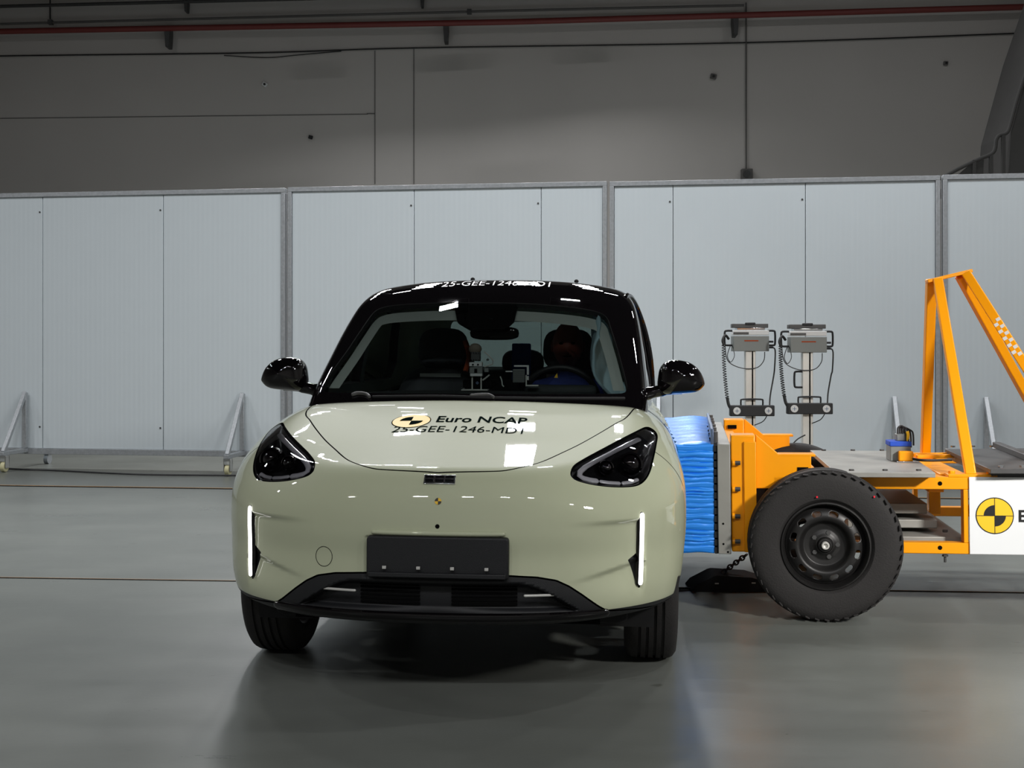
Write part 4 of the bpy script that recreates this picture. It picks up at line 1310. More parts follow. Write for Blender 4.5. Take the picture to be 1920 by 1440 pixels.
# ---- wheels
R_T = 0.345
def trolley_wheel(loc, s):
    root = empty('trolley_wheel', loc, parent=TR)
    ax = Vector((0, s, 0)); o = Vector((0, 0, 0))          # s=-1 : outer side towards -y
    prof = [(0.195, -0.16), (0.205, -0.185), (0.25, -0.20), (0.30, -0.197), (0.325, -0.185), (0.338, -0.165)]
    for k in (-0.14, -0.11, -0.07, -0.04): prof += [(R_T, k - 0.012), (R_T, k + 0.010), (R_T - 0.010, k + 0.011), (R_T - 0.010, k + 0.016)]
    prof += [(0.338, -0.015), (0.325, -0.002), (0.30, 0.004), (0.25, 0.006), (0.215, 0.000), (0.203, -0.012), (0.196, -0.03)]
    tyre = MB().lathe(prof, o, ax, 72).build('tyre', M['rubber'], root)
    for k in range(48):                                    # shoulder lugs
        a = 2 * math.pi * k / 48
        c = Vector((math.cos(a) * 0.3335, 0.0, math.sin(a) * 0.3335)) + ax * (-0.012)
        R3 = Matrix.Rotation(-a + 0.25, 3, 'Y')
        MB().box(c, (0.007, 0.04, 0.024), R3).build('tread_lug', M['rubber'], root, bevel=0.003)
    # steel disc wheel with oval holes
    n = 120; holes = 12
    rim = MB().lathe([(0.203, -0.012), (0.199, -0.004), (0.193, -0.003), (0.187, -0.012), (0.182, -0.045), (0.178, -0.055)], o, ax, 72)
    rim.build('rim', M['wheel_black'], root)
    d, s_, u = frame_from(ax)
    def pt(r, t, a): return ax * a + s_ * (r * math.cos(t)) + u * (r * math.sin(t))
    rad = [(0.178, -0.055), (0.166, -0.046), (0.158, -0.036), (0.148, -0.030), (0.138, -0.026), (0.128, -0.024), (0.118, -0.028), (0.110, -0.045), (0.098, -0.062), (0.07, -0.066), (0.05, -0.060), (0.034, -0.050)]
    ri = np.array([q[0] for q in rad][::-1]); ai = np.array([q[1] for q in rad][::-1])
    rr = np.linspace(rad[0][0], rad[-1][0], 34)
    bmw = bmesh.new(); VV = []
    n = 180
    for r in rr: VV.append([bmw.verts.new(pt(float(r), 2 * math.pi * k / n, float(np.interp(r, ri, ai)))) for k in range(n)])
    for i in range(len(rr) - 1):
        for k in range(n): bmw.faces.new((VV[i][k], VV[i][(k + 1) % n], VV[i + 1][(k + 1) % n], VV[i + 1][k]))
    def holes_sd(P):
        th = np.arctan2(P[:, 2], P[:, 0]); r_ = np.hypot(P[:, 0], P[:, 2])
        ph = (th / (2 * math.pi) * holes) % 1.0 - 0.5
        du = ph * (2 * math.pi / holes) * r_; dv = r_ - 0.146
        hx = np.maximum(np.abs(du) - 0.009, 0)
        return np.hypot(hx, dv) - 0.0115
    cut(bmw, holes_sd)
    bmw.faces.ensure_lookup_table()
    cw = np.array([f.calc_center_median()[:] for f in bmw.faces]); hs = holes_sd(cw)
    bmesh.ops.delete(bmw, geom=[f for f, h_ in zip(list(bmw.faces), hs) if h_ < 0], context='FACES')
    mw = bpy.data.meshes.new('wheel_disc'); bmw.to_mesh(mw); bmw.free()
    dk = link_mesh('wheel_disc', mw, M['wheel_black'], root, smooth=50)
    dk.modifiers.new('thick', 'SOLIDIFY').thickness = 0.004
    for k in range(5):
        t = 2 * math.pi * (k + 0.25) / 5 + 0.3
        MB().cyl(pt(0.057, t, -0.066), pt(0.057, t, -0.052), 0.011, n=6).build('wheel_nut', M['steel_dark'], root)
    MB().lathe([(0.036, -0.065), (0.036, -0.045), (0.030, -0.036), (0.022, -0.035)], o, ax, 24).build('hub_ring', M['wheel_black'], root)
    MB().lathe([(0.018, -0.045), (0.0185, -0.022), (0.016, -0.018), (0.011, -0.018), (0.009, -0.028), (0.0005, -0.03)], o, ax, 24).build('hub_cap', M['alu'], root)
    MB().cyl(ax * -0.15, ax * -0.07, 0.10, n=40).build('brake_drum', M['steel_dark'], root)
    MB().cyl(ax * -0.3, ax * -0.1, 0.04, n=16).build('axle_stub', M['steel_dark'], root)
    return root
wc = tp(1549, 1031, 0.0)
WN = trolley_wheel((wc.x, 0.0, R_T + 0.0), -1)
WF = trolley_wheel((wc.x, 1.66, R_T + 0.0), 1)
for src, yy in ((WN, 0.0), (WF, 1.66)):
    w2 = copy_tree(src, TR)
    w2.location = (wc.x + 1.95, yy, R_T - 1.95 * math.sin(-T_PITCH))
for t in (0.8, -0.35):
    p = Vector((wc.x + 0.246 * math.sin(-0.1 if t > 0.5 else 0.62) * 1.0, -0.008, R_T + (0.245 if t > 0.5 else 0.245)))
M['red_dot'] = mat('red_dot', srgb(230, 40, 60), 0.4, var=0)
for px, py in ((1532, 932), (1639.5, 931.5)):
    p = tp(px, py, -0.012)
    MB().cyl(p, p + Vector((0, 0.006, 0)), 0.0045, n=10).build('tyre_dot', M['red_dot'], TR)

# ---- frame rails and side board
def rect_px(x0, y0, x1, y1, yp): return [tp(x0, y0, yp), tp(x1, y0, yp), tp(x1, y1, yp), tp(x0, y1, yp)]
zt, zt2 = tp(1720, 894.5, YR).z, tp(1720, 917.5, YR).z
zb2, zb = tp(1720, 1017, YR).z, tp(1720, 1038, YR).z
xa, xb = tp(1450, 900, YR).x, 3.4
xe = tp(1816, 960, YR).x
for yp in (YR, YF):
    MB().bx(xa, xb, yp, yp + 0.06, zt2, zt).build('side_rail', M['yellow'], TR, bevel=0.004)
    MB().bx(xa + 0.1, xb, yp, yp + 0.06, zb, zb2).build('side_rail', M['yellow'], TR, bevel=0.004)
    MB().bx(xe - 0.022, xe, yp, yp + 0.06, zb2, zt2).build('side_upright', M['yellow'], TR, bevel=0.003)
for px, py in ((1762.5, 906.5), (1762.5, 1027)):
    p = tp(px, py, YR)
    MB().cyl(p + Vector((0, -0.0015, 0)), p + Vector((0, 0.004, 0)), 0.010, n=20).build('rail_hole', M['gap'], TR)
p = tp(1772, 1040, YR + 0.02)
MB().cyl(p, p - Vector((0, 0, 0.035)), 0.006, n=10).cyl(p - Vector((0, 0, 0.0)), p - Vector((0, 0, 0.008)), 0.014, n=6).build('drain_bolt', M['steel_dark'], TR)
yb = YR - 0.008
pb0, pb1 = tp(1817, 894.5, yb), tp(1817, 1039, yb)
BOARD = MB().bx(pb0.x, pb0.x + 1.35, yb, yb + 0.006, pb1.z, pb0.z).build('side_board', M['white_board'], TR, bevel=0.001)
# roundel and lettering on the board
c = tp(1865, 967, yb); r = (tp(1901, 967, yb) - c).x
def disc(r_, y, m, name, a0=0, a1=2 * math.pi, parent=None, r0=0.0):
    ts = np.linspace(a0, a1, 40 if a1 - a0 > 6 else 14)
    if r0 == 0:
        pts = ([c] if a1 - a0 < 6 else []) + [c + Vector((r_ * math.cos(t), 0, r_ * math.sin(t))) for t in (ts if a1 - a0 < 6 else ts[:-1])]
        mb = MB().prism([p + Vector((0, y, 0)) for p in pts], (0, -0.0006, 0))
    return mb.build(name, m, parent, smooth=0)
rd = disc(r, -0.0005, M['print_black'], 'roundel', parent=BOARD)
disc(r * 0.945, -0.0012, M['print_yellow'], 'roundel_face', parent=BOARD)
for a0 in (math.pi / 2, 3 * math.pi / 2): disc(r * 0.58, -0.002, M['print_black'], 'roundel_quarter', a0, a0 + math.pi / 2, BOARD)
MB().box(c + Vector((0, -0.0024, 0)), (2 * r, 0.0008, 0.0028)).box(c + Vector((0, -0.0024, 0)), (0.0028, 0.0008, 2 * r)).build('roundel_cross', M['print_black'], BOARD, smooth=0)
e0 = tp(1910, 978, yb)
lettering('board_lettering', 'Euro NCAP', 0.075, lambda u, v: (e0.x + u, yb - 0.0012, e0.z + v), M['print_black'], BOARD, bold=0.0022)

# ---- deck plates with bolts
def plate_quad(pxs, z, th, name, m):
    P = [tz(px, py, z) for px, py in pxs]
    mb = MB().prism(P, (0, 0, -th)).build(name, m, TR, bevel=0.002)
    return P, mb
P, pl = plate_quad([(1567, 886), (1754, 886.5), (1696, 845.5), (1519, 844)], zt + 0.03, 0.022, 'deck_plate', M['steel'])
for px, py in ((1596.5, 882.5), (1659.5, 882.5), (1722.5, 882.5), (1544.5, 845), (1599, 845), (1653.5, 845)):
    p = tz(px, py, zt + 0.03)
    MB().cyl(p, p + Vector((0, 0, 0.007)), 0.012, n=6).build('deck_bolt', M['steel_dark'], pl)
P, pl = plate_quad([(1857, 880), (2250, 880), (2130, 838), (1772, 842)], zt + 0.045, 0.02, 'deck_plate', M['steel_dark'])
for px, py in ((1787, 838.5), (1825, 838), (1877, 877), (1917, 876), (1860, 838)):
    p = tz(px, py, zt + 0.045)
    MB().cyl(p, p + Vector((0, 0, 0.009)), 0.013, n=6).build('deck_bolt', M['chrome'], pl)
a, b = tz(1868, 837, zt + 0.05), tz(1935, 864, zt + 0.05)
MB().beam(a + Vector((0, 0, 0.01)), b + Vector((0, 0, 0.01)), 0.04, 0.03).build('deck_channel', M['steel_dark'], pl, bevel=0.003)
# side edge under the second deck plate
a = tz(1857, 884, zt + 0.02); a2 = tz(1772, 846, zt + 0.02)
MB().beam(a + Vector((0.01, 0, -0.01)), a2 + Vector((0.01, 0, -0.01)), 0.02, 0.05).build('deck_edge', M['steel'], pl, bevel=0.002)
p = tp(1857, 886, YR)
MB().bx(p.x, p.x + 0.8, YR, YR + 0.05, zt, zt + 0.03).build('deck_edge', M['steel_dark'], pl, bevel=0.003)

# ---- cross members
x1 = tp(1515, 870, YR + 0.05).x
for xx in (x1, tp(1745, 880, YR).x, 2.6):
    MB().bx(xx, xx + 0.07, YR + 0.06, YF, zt2 - 0.02, zt - 0.002).build('cross_member', M['yellow'], TR, bevel=0.004)
q0 = tz(1722, 866, zt + 0.01); q1 = tz(1830, 889, zt + 0.01)
MB().bx(q0.x, q0.x + 0.12, YR + 0.1, YF - 0.1, zt - 0.02, zt + 0.006).build('cross_member', M['yellow'], TR, bevel=0.004)
# ballast seen between the rails
bp = tp(1700, 965, YR + 0.25)
MB().bx(x1 + 0.2, tp(1735, 960, YR + 0.3).x, YR + 0.25, YF - 0.2, zb2 + 0.1, zb2 + 0.15).build('ballast_plate', M['steel'], TR, bevel=0.004)
MB().bx(x1 + 0.2, tp(1755, 985, YR + 0.25).x, YR + 0.22, YF - 0.1, zb2 + 0.035, zb2 + 0.075).build('ballast_plate', M['steel'], TR, bevel=0.004)
MB().bx(x1 + 0.1, tp(1806, 1010, YR + 0.15).x, YR + 0.1, YF - 0.05, zb2 - 0.03, zb2 + 0.012).build('ballast_plate', M['steel'], TR, bevel=0.004)
MB().bx(x1 + 0.2, tp(1728, 940, YF - 0.1).x, YF - 0.08, YF - 0.02, zb2 + 0.2, zb2 + 0.26).build('ballast_plate', M['alu'], TR, bevel=0.004)
xq = tp(1742, 940, YF - 0.3).x
MB().bx(xq, xq + 0.06, YF - 0.3, YF - 0.24, zb2, zt2).build('inner_post', M['yellow'], TR, bevel=0.003)
MB().cyl((xq + 0.30, YF - 0.5, zb2 + 0.03), (xq + 0.30, YF - 0.5, zt2 - 0.01), 0.13, n=32).build('air_tank', M['alu'], TR)
MB().beam((xq + 0.05, YR + 0.3, zb2 + 0.12), (xq + 0.4, YR + 0.5, zb2 + 0.06), 0.04, 0.04).build('inner_brace', M['yellow'], TR, bevel=0.003)
p = tp(1772, 998, YR + 0.14)
MB().cyl(p, p + Vector((0, 0, 0.012)), 0.012, n=6).build('deck_bolt', M['steel_dark'], TR)

# ---- front structure: mounting columns, gussets, bolts
def column(yp, sgn, x0p, x1p, ytop, name_y):
    z1 = tp(1395, ytop, yp).z
    xl, xr = x0p, x1p
    mb = MB()
    mb.prism([(xl, yp, zb), (xr, yp, zb), (xr, yp, z1), (xl + 0.0, yp, z1 - 0.0)], (0, 0.16, 0))
    return mb.build('mounting_column', M['yellow'], TR, bevel=0.006), z1
xc0, xc1 = tp(1371, 900, YR - 0.02).x, tp(1417, 900, YR - 0.02).x
col, zc = column(YR - 0.02, 1, xc0, xc1, 816, 0)
MB().bx(xc1 - 0.055, xc1 + 0.002, YR - 0.032, YR - 0.018, zb, zc - 0.03).build('column_flange', M['yellow'], col, bevel=0.003)
col2, zc2 = column(YF - 0.06, 1, xc0, xc1, 787, 0)
MB().bx(xc0 + 0.02, xc0 + 0.07, YF - 0.075, YF - 0.058, zc2 - 0.05, zc2 - 0.03).build('column_slot', M['gap'], col2)
MB().bx(xc0 + 0.06, xc0 + 0.09, YF - 0.075, YF - 0.058, zc2 - 0.16, zc2 - 0.08).build('column_slot', M['gap'], col2)
MB().bx(xc0, xc0 + 0.05, YR + 0.14, YF - 0.06, zb, zc - 0.06).build('front_beam', M['yellow'], TR, bevel=0.004)
MB().bx(xc0 + 0.03, xc1, YR + 0.14, YF - 0.06, zc - 0.2, zc - 0.09).build('front_beam', M['yellow'], TR, bevel=0.004)
for yp in (YR - 0.0, YF):
    g0 = [(1417, 815), (1462, 853), (1521, 853), (1521, 880), (1500, 884), (1475, 900), (1455, 916), (1417, 916)]
    G = [tp(px, py, YR) for px, py in g0]
    G = [Vector((p.x, yp, p.z)) for p in G]
    MB().prism(G, (0, 0.05, 0)).build('gusset', M['yellow'], TR, bevel=0.004)
    a = tp(1460, 853, YR); b = tp(1521, 853, YR)
    MB().bx(a.x, b.x + 0.02, yp, yp + 0.1, a.z - 0.008, a.z + 0.004).build('gusset_flange', M['yellow'], TR, bevel=0.003)
a = tp(1495, 880, YR)
MB().bx(a.x, a.x + 0.05, YR - 0.004, YR + 0.01, a.z - 0.02, a.z + 0.01).build('bracket_slot', M['gap'], TR)
# steel backing plate, load teeth and bolts
xs0, xs1 = tp(1346, 930, YR - 0.09).x, tp(1370, 930, YR - 0.09).x
zs0, zs1 = tp(1358, 1039, YR - 0.09).z, tp(1358, 833, YR - 0.09).z
yn, yfar = YR - 0.09, YR - 0.09 + 1.7
SP = MB().bx(xs0, xs1, yn, yfar, zs0, zs1).build('backing_plate', M['steel'], TR, bevel=0.003)
for px, py in ((1356, 982), (1356.5, 1020), (1365, 1035)):
    p = tp(px, py, yn); MB().cyl(p + Vector((0, 0.003, 0)), p - Vector((0, 0.001, 0)), 0.005, n=12).build('plate_hole', M['gap'], SP)
nt_ = 14
for k in range(nt_):
    z0 = zs0 + (zs1 - zs0) * k / nt_; z1 = zs0 + (zs1 - zs0) * (k + 0.82) / nt_
    MB().bx(xs0 - 0.017, xs0, yn + 0.01, yfar, z0, z1).build('load_tooth', M['black_matte'], SP, bevel=0.002)
for py in (868, 917, 968, 1015):
    p = tp(1378, py, YR - 0.035)
    MB().cyl(p, p + Vector((0.025, 0, 0)), 0.011, n=6).build('clamp_bolt', M['steel_dark'], SP)
    MB().cyl(p + Vector((-0.012, 0, 0)), p, 0.016, n=16).build('clamp_washer', M['yellow'], SP)
# top clamping plates along the barrier edge
npl = 3
for k in range(npl):
    ya, yb_ = yn + 0.02 + (yfar - yn) * k / npl, yn + (yfar - yn) * (k + 0.97) / npl
    t = 0.05 + 0.02 * (npl - k) / npl
    MB().bx(xs0 - 0.03, xs0 - 0.016, ya, yb_, zs1 - 0.02, zs1 + t).build('clamp_plate', M['blue_grey'], SP, bevel=0.003)
    for q in (0.2, 0.8):
        yy = ya + (yb_ - ya) * q
        MB().cyl((xs0 - 0.036, yy, zs1 + 0.015), (xs0 - 0.03, yy, zs1 + 0.015), 0.009, n=6).build('clamp_screw', M['chrome'], SP)
        MB().cyl((xs0 - 0.008, yy, zs1), (xs0 - 0.008, yy, zs1 + 0.05), 0.013, n=10).build('clamp_stud', M['steel_dark'], SP)

# ---- crushed blue honeycomb block
xr = xs0 - 0.018
rows = []
car_side = []
bl = MB()
NY, NZ, NX = 48, 150, 9
FOLDS = [(random.uniform(0.003, 0.013), 0.0) for _ in range(22)]
FZ = np.cumsum([random.uniform(0.5, 1.5) for _ in range(22)]); FZ = FZ / FZ[-1]
def crush(q, t):
    """q 0..1 up the block: irregular pleats pressed into horizontal folds"""
    q = q + 0.0015 * math.sin(t * 9 + q * 40)
    k = int(np.searchsorted(FZ, min(max(q, 0), 0.999)))
    a = FZ[k - 1] if k else 0.0
    f = (q - a) / (FZ[k] - a)
    amp = FOLDS[k][0]
    return -amp * (1 - abs(2 * f - 1) ** 3) + 0.0008 * math.sin(q * 300 + t * 5)
z0, z1 = zs0 + 0.002, zs1 - 0.004
def car_x(yl):
    """trolley x of the car's struck side for a given trolley y (world line along the car flank)"""
    best = None
    for Y in np.linspace(1.0, 4.0, 40):
        w_ = CAR_M @ Vector((0.885, float(Y), 0.55))
        t_ = T_I @ w_
        if best is None or abs(t_.y - yl) < best[0]: best = (abs(t_.y - yl), t_.x)
    return best[1]
XC = [car_x(yn + 0.015 + 1.66 * i / NY) for i in range(NY + 1)]
def front_x(i, z): return XC[i] + 0.012 + 0.006 * math.sin(z * 60 + i)
zz = [z0 + (z1 - z0) * j / NZ for j in range(NZ + 1)]
def topz(i): return 0.012 * i / NY + 0.02 * (i / NY) ** 2
near = []
for j in range(NZ + 1):
    z = zz[j]
    row = []
    for k in range(NX + 1):
        t = k / NX
        x = xr + (front_x(0, z) - xr) * t
        y = yn + 0.018 + crush(j / NZ, t * 1.2) * (0.3 + 0.7 * math.sin(math.pi / 2 * min(1, t * 2.5)))
        row.append((x, y, z + 0.002 * math.sin(t * 7 + z * 40)))
    near.append(row)
bl.grid(near)
front = [[(front_x(i, zz[j]) + (0.0), near[j][NX][1] + (1.66 * i / NY if i else 0), near[j][NX][2] + topz(i) * (j / NZ)) for i in range(NY + 1)] for j in range(NZ + 1)]
bl.grid(front)
top = []
for i in range(NY + 1):
    row = []
    for k in range(NX + 1):
        p = near[NZ][k]
        t = k / NX
        x = xr + (front_x(i, z1) - xr) * t
        wv = 0.012 * abs(math.sin(i * 0.55 + 0.05 * k)) + 0.007 * abs(math.sin(i * 1.3 + 0.1 * k))
        row.append((x, p[1] + 1.66 * i / NY, p[2] + topz(i) + (wv if 0 < i < NY else 0) * math.sin(math.pi * min(1, (k + 0.6) / NX))))
    top.append(row)
bl.grid(top)
bl.grid([[(p[0], p[1], p[2]) for p in near[0]], [(p[0], p[1] + 1.66, p[2]) for p in near[0]]])
bl.grid([[(front[j][NY][0], front[j][NY][1], front[j][NY][2]), (xr, front[j][NY][1], front[j][NY][2])] for j in range(NZ + 1)])
blk = bl.build('barrier_block', M['blue_alu'], TR, smooth=60)
blk['label'] = 'crumpled blue honeycomb barrier face'

# ---- data box on the deck
bz = zt + 0.03
b0 = tz(1672, 867, bz); 
bx0 = tz(1676, 858, bz)
DB = tag(empty('data_recorder', T_M @ (tz(1692, 866, bz)), (0, 0, -T_YAW)), 'grey and blue data recorder with black plugs strapped on the deck plate', 'recorder')
MB().bx(-0.055, 0.045, 0.02, 0.16, 0.0, 0.075).build('recorder_case', M['grey_box'], DB, bevel=0.004)
MB().bx(-0.058, 0.048, 0.018, 0.162, 0.075, 0.1).build('recorder_lid', M['blue_strap'], DB, bevel=0.004)
MB().bx(-0.02, 0.03, 0.05, 0.12, 0.1, 0.135).build('plug_block', M['grey_box'], DB, bevel=0.004)
for k, dx in enumerate((-0.012, 0.0, 0.012, 0.024)):
    MB().tube(catmull([(dx, 0.06 + 0.012 * k, 0.13), (dx, 0.06 + 0.012 * k, 0.165), (dx + 0.02, 0.06, 0.175 - 0.006 * k), (dx + 0.035, 0.05, 0.14), (dx + 0.035, 0.03, 0.05 + 0.01 * k)], 5), 0.0045, 6).build('plug_cable', M['cable'], DB)
MB().tube(catmull([(0.03, 0.045, 0.1), (0.034, 0.04, 0.13), (0.03, 0.04, 0.15)], 4), 0.008, 6).build('yellow_plug', M['print_yellow'], DB)
MB().bx(-0.02, 0.05, -0.02, 0.018, 0.005, 0.055).build('clamp_block', M['yellow'], DB, bevel=0.006)
MB().bx(-0.03, 0.06, -0.035, 0.03, 0.0, 0.006).build('foot_plate', M['chrome'], DB, bevel=0.001)
MB().tube(catmull([(0.03, -0.01, 0.02), (0.08, -0.02, 0.012), (0.15, -0.01, 0.01), (0.24, 0.02, 0.012)], 6), 0.007, 6).build('recorder_cable', M['cable'], DB)
p0 = tz(1712, 853, zt + 0.02)
MB().beam(p0, p0 + Vector((0.2, 0.05, 0)), 0.025, 0.02).beam(p0 + Vector((0, -0.1, 0)), p0 + Vector((0.2, -0.05, 0)), 0.025, 0.02).build('deck_clamp', M['yellow'], TR, bevel=0.004)

# ---- A-frame superstructure
ym = 0.80
def leg(a, b, w, h, up=(0, 1, 0)):
    return MB().beam(a, b, w, h, up).build('frame_leg', M['yellow'], TR, bevel=0.005)
TL, TRt = tp(1752, 525, ym), tp(1812, 511, ym)
foot_n, foot_f = tp(1820, 892, YR + 0.05), tz(1735, 852, zt + 0.01)
leg(TL + Vector((0.012, -0.02, 0)), foot_n, 0.048, 0.048, (1, 0, 0.2))
leg(TL + Vector((-0.012, 0.02, 0)), foot_f, 0.048, 0.048, (1, 0, 0.2))
a = tp(1737, 528, ym); b = tp(1821, 508, ym)
MB().beam(a, b, 0.075, 0.018).build('frame_head', M['yellow'], TR, bevel=0.004)
e1 = tp(1812, 513, ym - 0.02); f1 = tp(1925, 690, YR + 0.3)
L1 = leg(e1, e1 + (f1 - e1) * 1.9, 0.046, 0.046, (0.6, 0, 0.8))
e2 = tp(1801, 517, ym + 0.02); f2 = tp(1925, 742, YF - 0.3)
leg(e2, e2 + (f2 - e2) * 1.45, 0.048, 0.048, (0.6, 0, 0.8))
MB().box(foot_n + Vector((0, 0, 0.004)), (0.22, 0.1, 0.014)).build('foot_plate', M['yellow'], TR, bevel=0.003)
for dx in (-0.085, 0.085):
    p = foot_n + Vector((dx, 0, 0.01))
    MB().cyl(p, p + Vector((0, 0, 0.014)), 0.016, n=6).build('foot_bolt', M['yellow'], TR, bevel=0.002)
# white zig-zag marking on the near backstay
dleg = (f1 - e1).normalized()
_, sl, ul = frame_from(dleg, (0.6, 0, 0.8))
face = max((sl, -sl, ul, -ul), key=lambda v: -v.y)
cross = dleg.cross(face).normalized()
R3 = Matrix((dleg, cross, face)).transposed()
for k in range(11):
    c = e1 + dleg * (0.31 + 0.021 * k) + face * 0.0237 + cross * (0.010 if k % 2 else -0.010)
    MB().box(c, (0.017, 0.020, 0.0012), R3).build('leg_marking', M['white'], L1, smooth=0)

# ---- tow block and chain behind the near wheel
q = pix_floor(1345, 1110)
TB = tag(empty('tow_block', q), 'black wedge-shaped tow block on the floor behind the trolley wheel', 'tow block')
def fl(px, py, y): return pix_at(px, py, y) - q
yy = q.y
w0 = [fl(1296, 1106, yy), fl(1305, 1098, yy), fl(1338, 1081, yy), fl(1345, 1079, yy), fl(1410, 1083, yy), fl(1440, 1092, yy)]
w0 = [Vector((p.x, 0, max(p.z, 0.0))) for p in w0]
w0[0].z = 0.004
w0 += [Vector((w0[-1].x, 0, 0.0)), Vector((w0[0].x, 0, 0.0))]
MB().prism(w0, (0, 0.22, 0)).build('wedge', M['black_matte'], TB, bevel=0.004)
for px, py in ((1344, 1094), (1413, 1093)):
    p = fl(px, py, yy); MB().box((p.x, -0.001, p.z), (0.02, 0.004, 0.006)).build('wedge_stud', M['alu'], TB)
A_ = Vector((w0[3].x + 0.04, 0.08, w0[3].z)); B_ = pix_at(1400, 1040, yy + 0.08) - q
dch = (B_ - A_); nlk = 8
CH = tag(empty('tow_chain', q + A_), 'dark steel chain rising from the tow block to the trolley', 'chain')
for k in range(nlk):
    m0 = dch * ((k + 0.5) / nlk); dd, ss, uu = frame_from(dch)
    a_ax = ss if k % 2 else uu
    hl_, wl_ = dch.length / nlk * 0.72, 0.011
    pts = [m0 + dd * (hl_ * math.cos(t)) + a_ax * (wl_ * math.sin(t)) for t in np.linspace(0, 2 * math.pi, 16, endpoint=False)]
    MB().tube(pts, 0.0045, 6, closed=True).build('chain_link', M['steel_dark'], CH)
P = [pix_floor(px, py, 0.006) for px, py in ((1150, 1095), (1220, 1100), (1270, 1103.5), (1290, 1103), (1300, 1105))]
tag(MB().tube(catmull(P, 6), 0.006, 6).build('floor_cable', M['cable']), 'thin black cable on the floor between the car and the tow block', 'cable')

# ================================================================ camera stands behind the trolley
def stand(px0, py_box, py_bar, dpt, label, loop=False):
    base = pix_at(px0, 650, dpt); base.z = 0
    root = tag(empty('camera_stand', base), label, 'camera stand', 'camera stands in front of the partition')
    k = dpt / FPX
    zb_ = CAMH + (CYP - py_box) * k                     # middle of the head box
    zr = CAMH + (CYP - py_bar) * k                      # middle of the lamp bar
    MB().bx(-0.040, 0.040, -0.03, 0.03, 0.03, zb_ - 0.03).build('post', M['alu'], root, bevel=0.004)
    MB().bx(0.010, 0.020, -0.033, -0.029, 0.05, zb_ - 0.05).build('post_groove', M['gap'], root)
    MB().bx(-0.22, 0.22, -0.03, 0.03, 0.0, 0.035).bx(-0.03, 0.03, -0.22, 0.22, 0.0, 0.035).build('stand_foot', M['alu'], root, bevel=0.004)
    hw = 0.139
    hd = MB().bx(-hw, hw, -0.06, 0.06, zb_ - 0.065, zb_ + 0.055).build('head_box', M['grey_box'], root, bevel=0.004)
    MB().bx(-0.055, 0.055, -0.0605, -0.06, zb_ + 0.012, zb_ + 0.022).build('head_label', M['orange'], hd)
    MB().bx(-hw, hw, -0.055, 0.06, zb_ + 0.062, zb_ + 0.098).build('head_tray', M['white'], hd, bevel=0.003)
    MB().bx(-hw, -0.02, -0.058, -0.05, zb_ + 0.066, zb_ + 0.084).build('tray_window', M['steel_dark'], hd)
    MB().bx(-hw + 0.03, hw - 0.03, -0.05, 0.06, zb_ + 0.1, zb_ + 0.118).build('head_bar', M['chrome'], hd, bevel=0.003)
    MB().bx(-hw - 0.002, hw + 0.002, -0.02, 0.06, zb_ + 0.118, zb_ + 0.15).build('head_top', M['steel_dark'], hd, bevel=0.004)
    MB().bx(-0.04, 0.04, -0.03, 0.0, zb_ + 0.14, zb_ + 0.16).build('top_handle', M['black_plastic'], hd, bevel=0.006)
    for s in (-1, 1):
        MB().tube(catmull([(s * hw, 0, zb_ + 0.095), (s * (hw + 0.045), 0, zb_ + 0.095), (s * (hw + 0.058), 0, zb_ + 0.08), (s * (hw + 0.058), 0, zb_ - 0.005), (s * (hw + 0.045), 0, zb_ - 0.018), (s * hw, 0, zb_ - 0.018)], 3), 0.008, 8).build('side_handle', M['black_plastic'], hd)
    for dz in (0.01, -0.035):
        MB().cyl((hw, -0.02, zb_ + dz), (hw + 0.04, -0.02, zb_ + dz), 0.008, n=8).build('plug', M['black_plastic'], hd)
    br = MB().bx(-0.172, 0.172, -0.11, -0.045, zr - 0.042, zr + 0.042).build('lamp_bar', M['black_plastic'], root, bevel=0.006)
    for s in (-1, 1):
        cx = s * 0.122
        MB().cyl((cx, -0.11, zr), (cx, -0.118, zr), 0.028, n=28).build('lamp_disc', M['white'], br)
        MB().box((cx, -0.1185, zr), (0.03, 0.001, 0.004)).box((cx, -0.1185, zr), (0.004, 0.001, 0.03)).build('disc_cross', M['blue_grey'], br, smooth=0)
    MB().tube(catmull([(-0.085, -0.08, zr + 0.04), (-0.085, -0.08, zr + 0.075), (-0.07, -0.08, zr + 0.088), (0.07, -0.08, zr + 0.088), (0.085, -0.08, zr + 0.075), (0.085, -0.08, zr + 0.04)], 3), 0.0065, 8).build('bar_handle', M['black_plastic'], br)
    if loop:
        MB().tube(catmull([(-0.13, -0.06, zr - 0.28), (-0.08, -0.04, zr - 0.235), (-0.02, -0.03, zr - 0.205)], 4), 0.005, 6).build('thin_lead', M['cable'], root)
        MB().tube(catmull([(-0.04, -0.02, zr + 0.28), (-0.085, -0.02, zr + 0.28), (-0.1, -0.02, zr + 0.265), (-0.1, -0.02, zr + 0.175), (-0.085, -0.02, zr + 0.16), (-0.04, -0.02, zr + 0.16)], 3), 0.008, 8).build('post_handle', M['black_plastic'], root)
    # coiled lead on the left, plain leads on the right and across
    pts = []
    nc = 22
    for i in range(nc * 8 + 1):
        t = i / (nc * 8)
        z = zb_ - 0.01 + (zr + 0.09 - zb_ + 0.01) * t
        x = -0.215 + 0.03 * t ** 2
        a = 2 * math.pi * i / 8
        pts.append((x + 0.013 * math.cos(a), -0.05 + 0.013 * math.sin(a), z))
    MB().tube(pts, 0.0036, 5).build('coiled_lead', M['cable'], root)
    MB().tube(catmull([(-0.186, -0.05, zr + 0.1), (-0.178, -0.06, zr + 0.05), (-0.165, -0.07, zr + 0.02)], 5), 0.012, 8).build('lead_end', M['cable'], root)
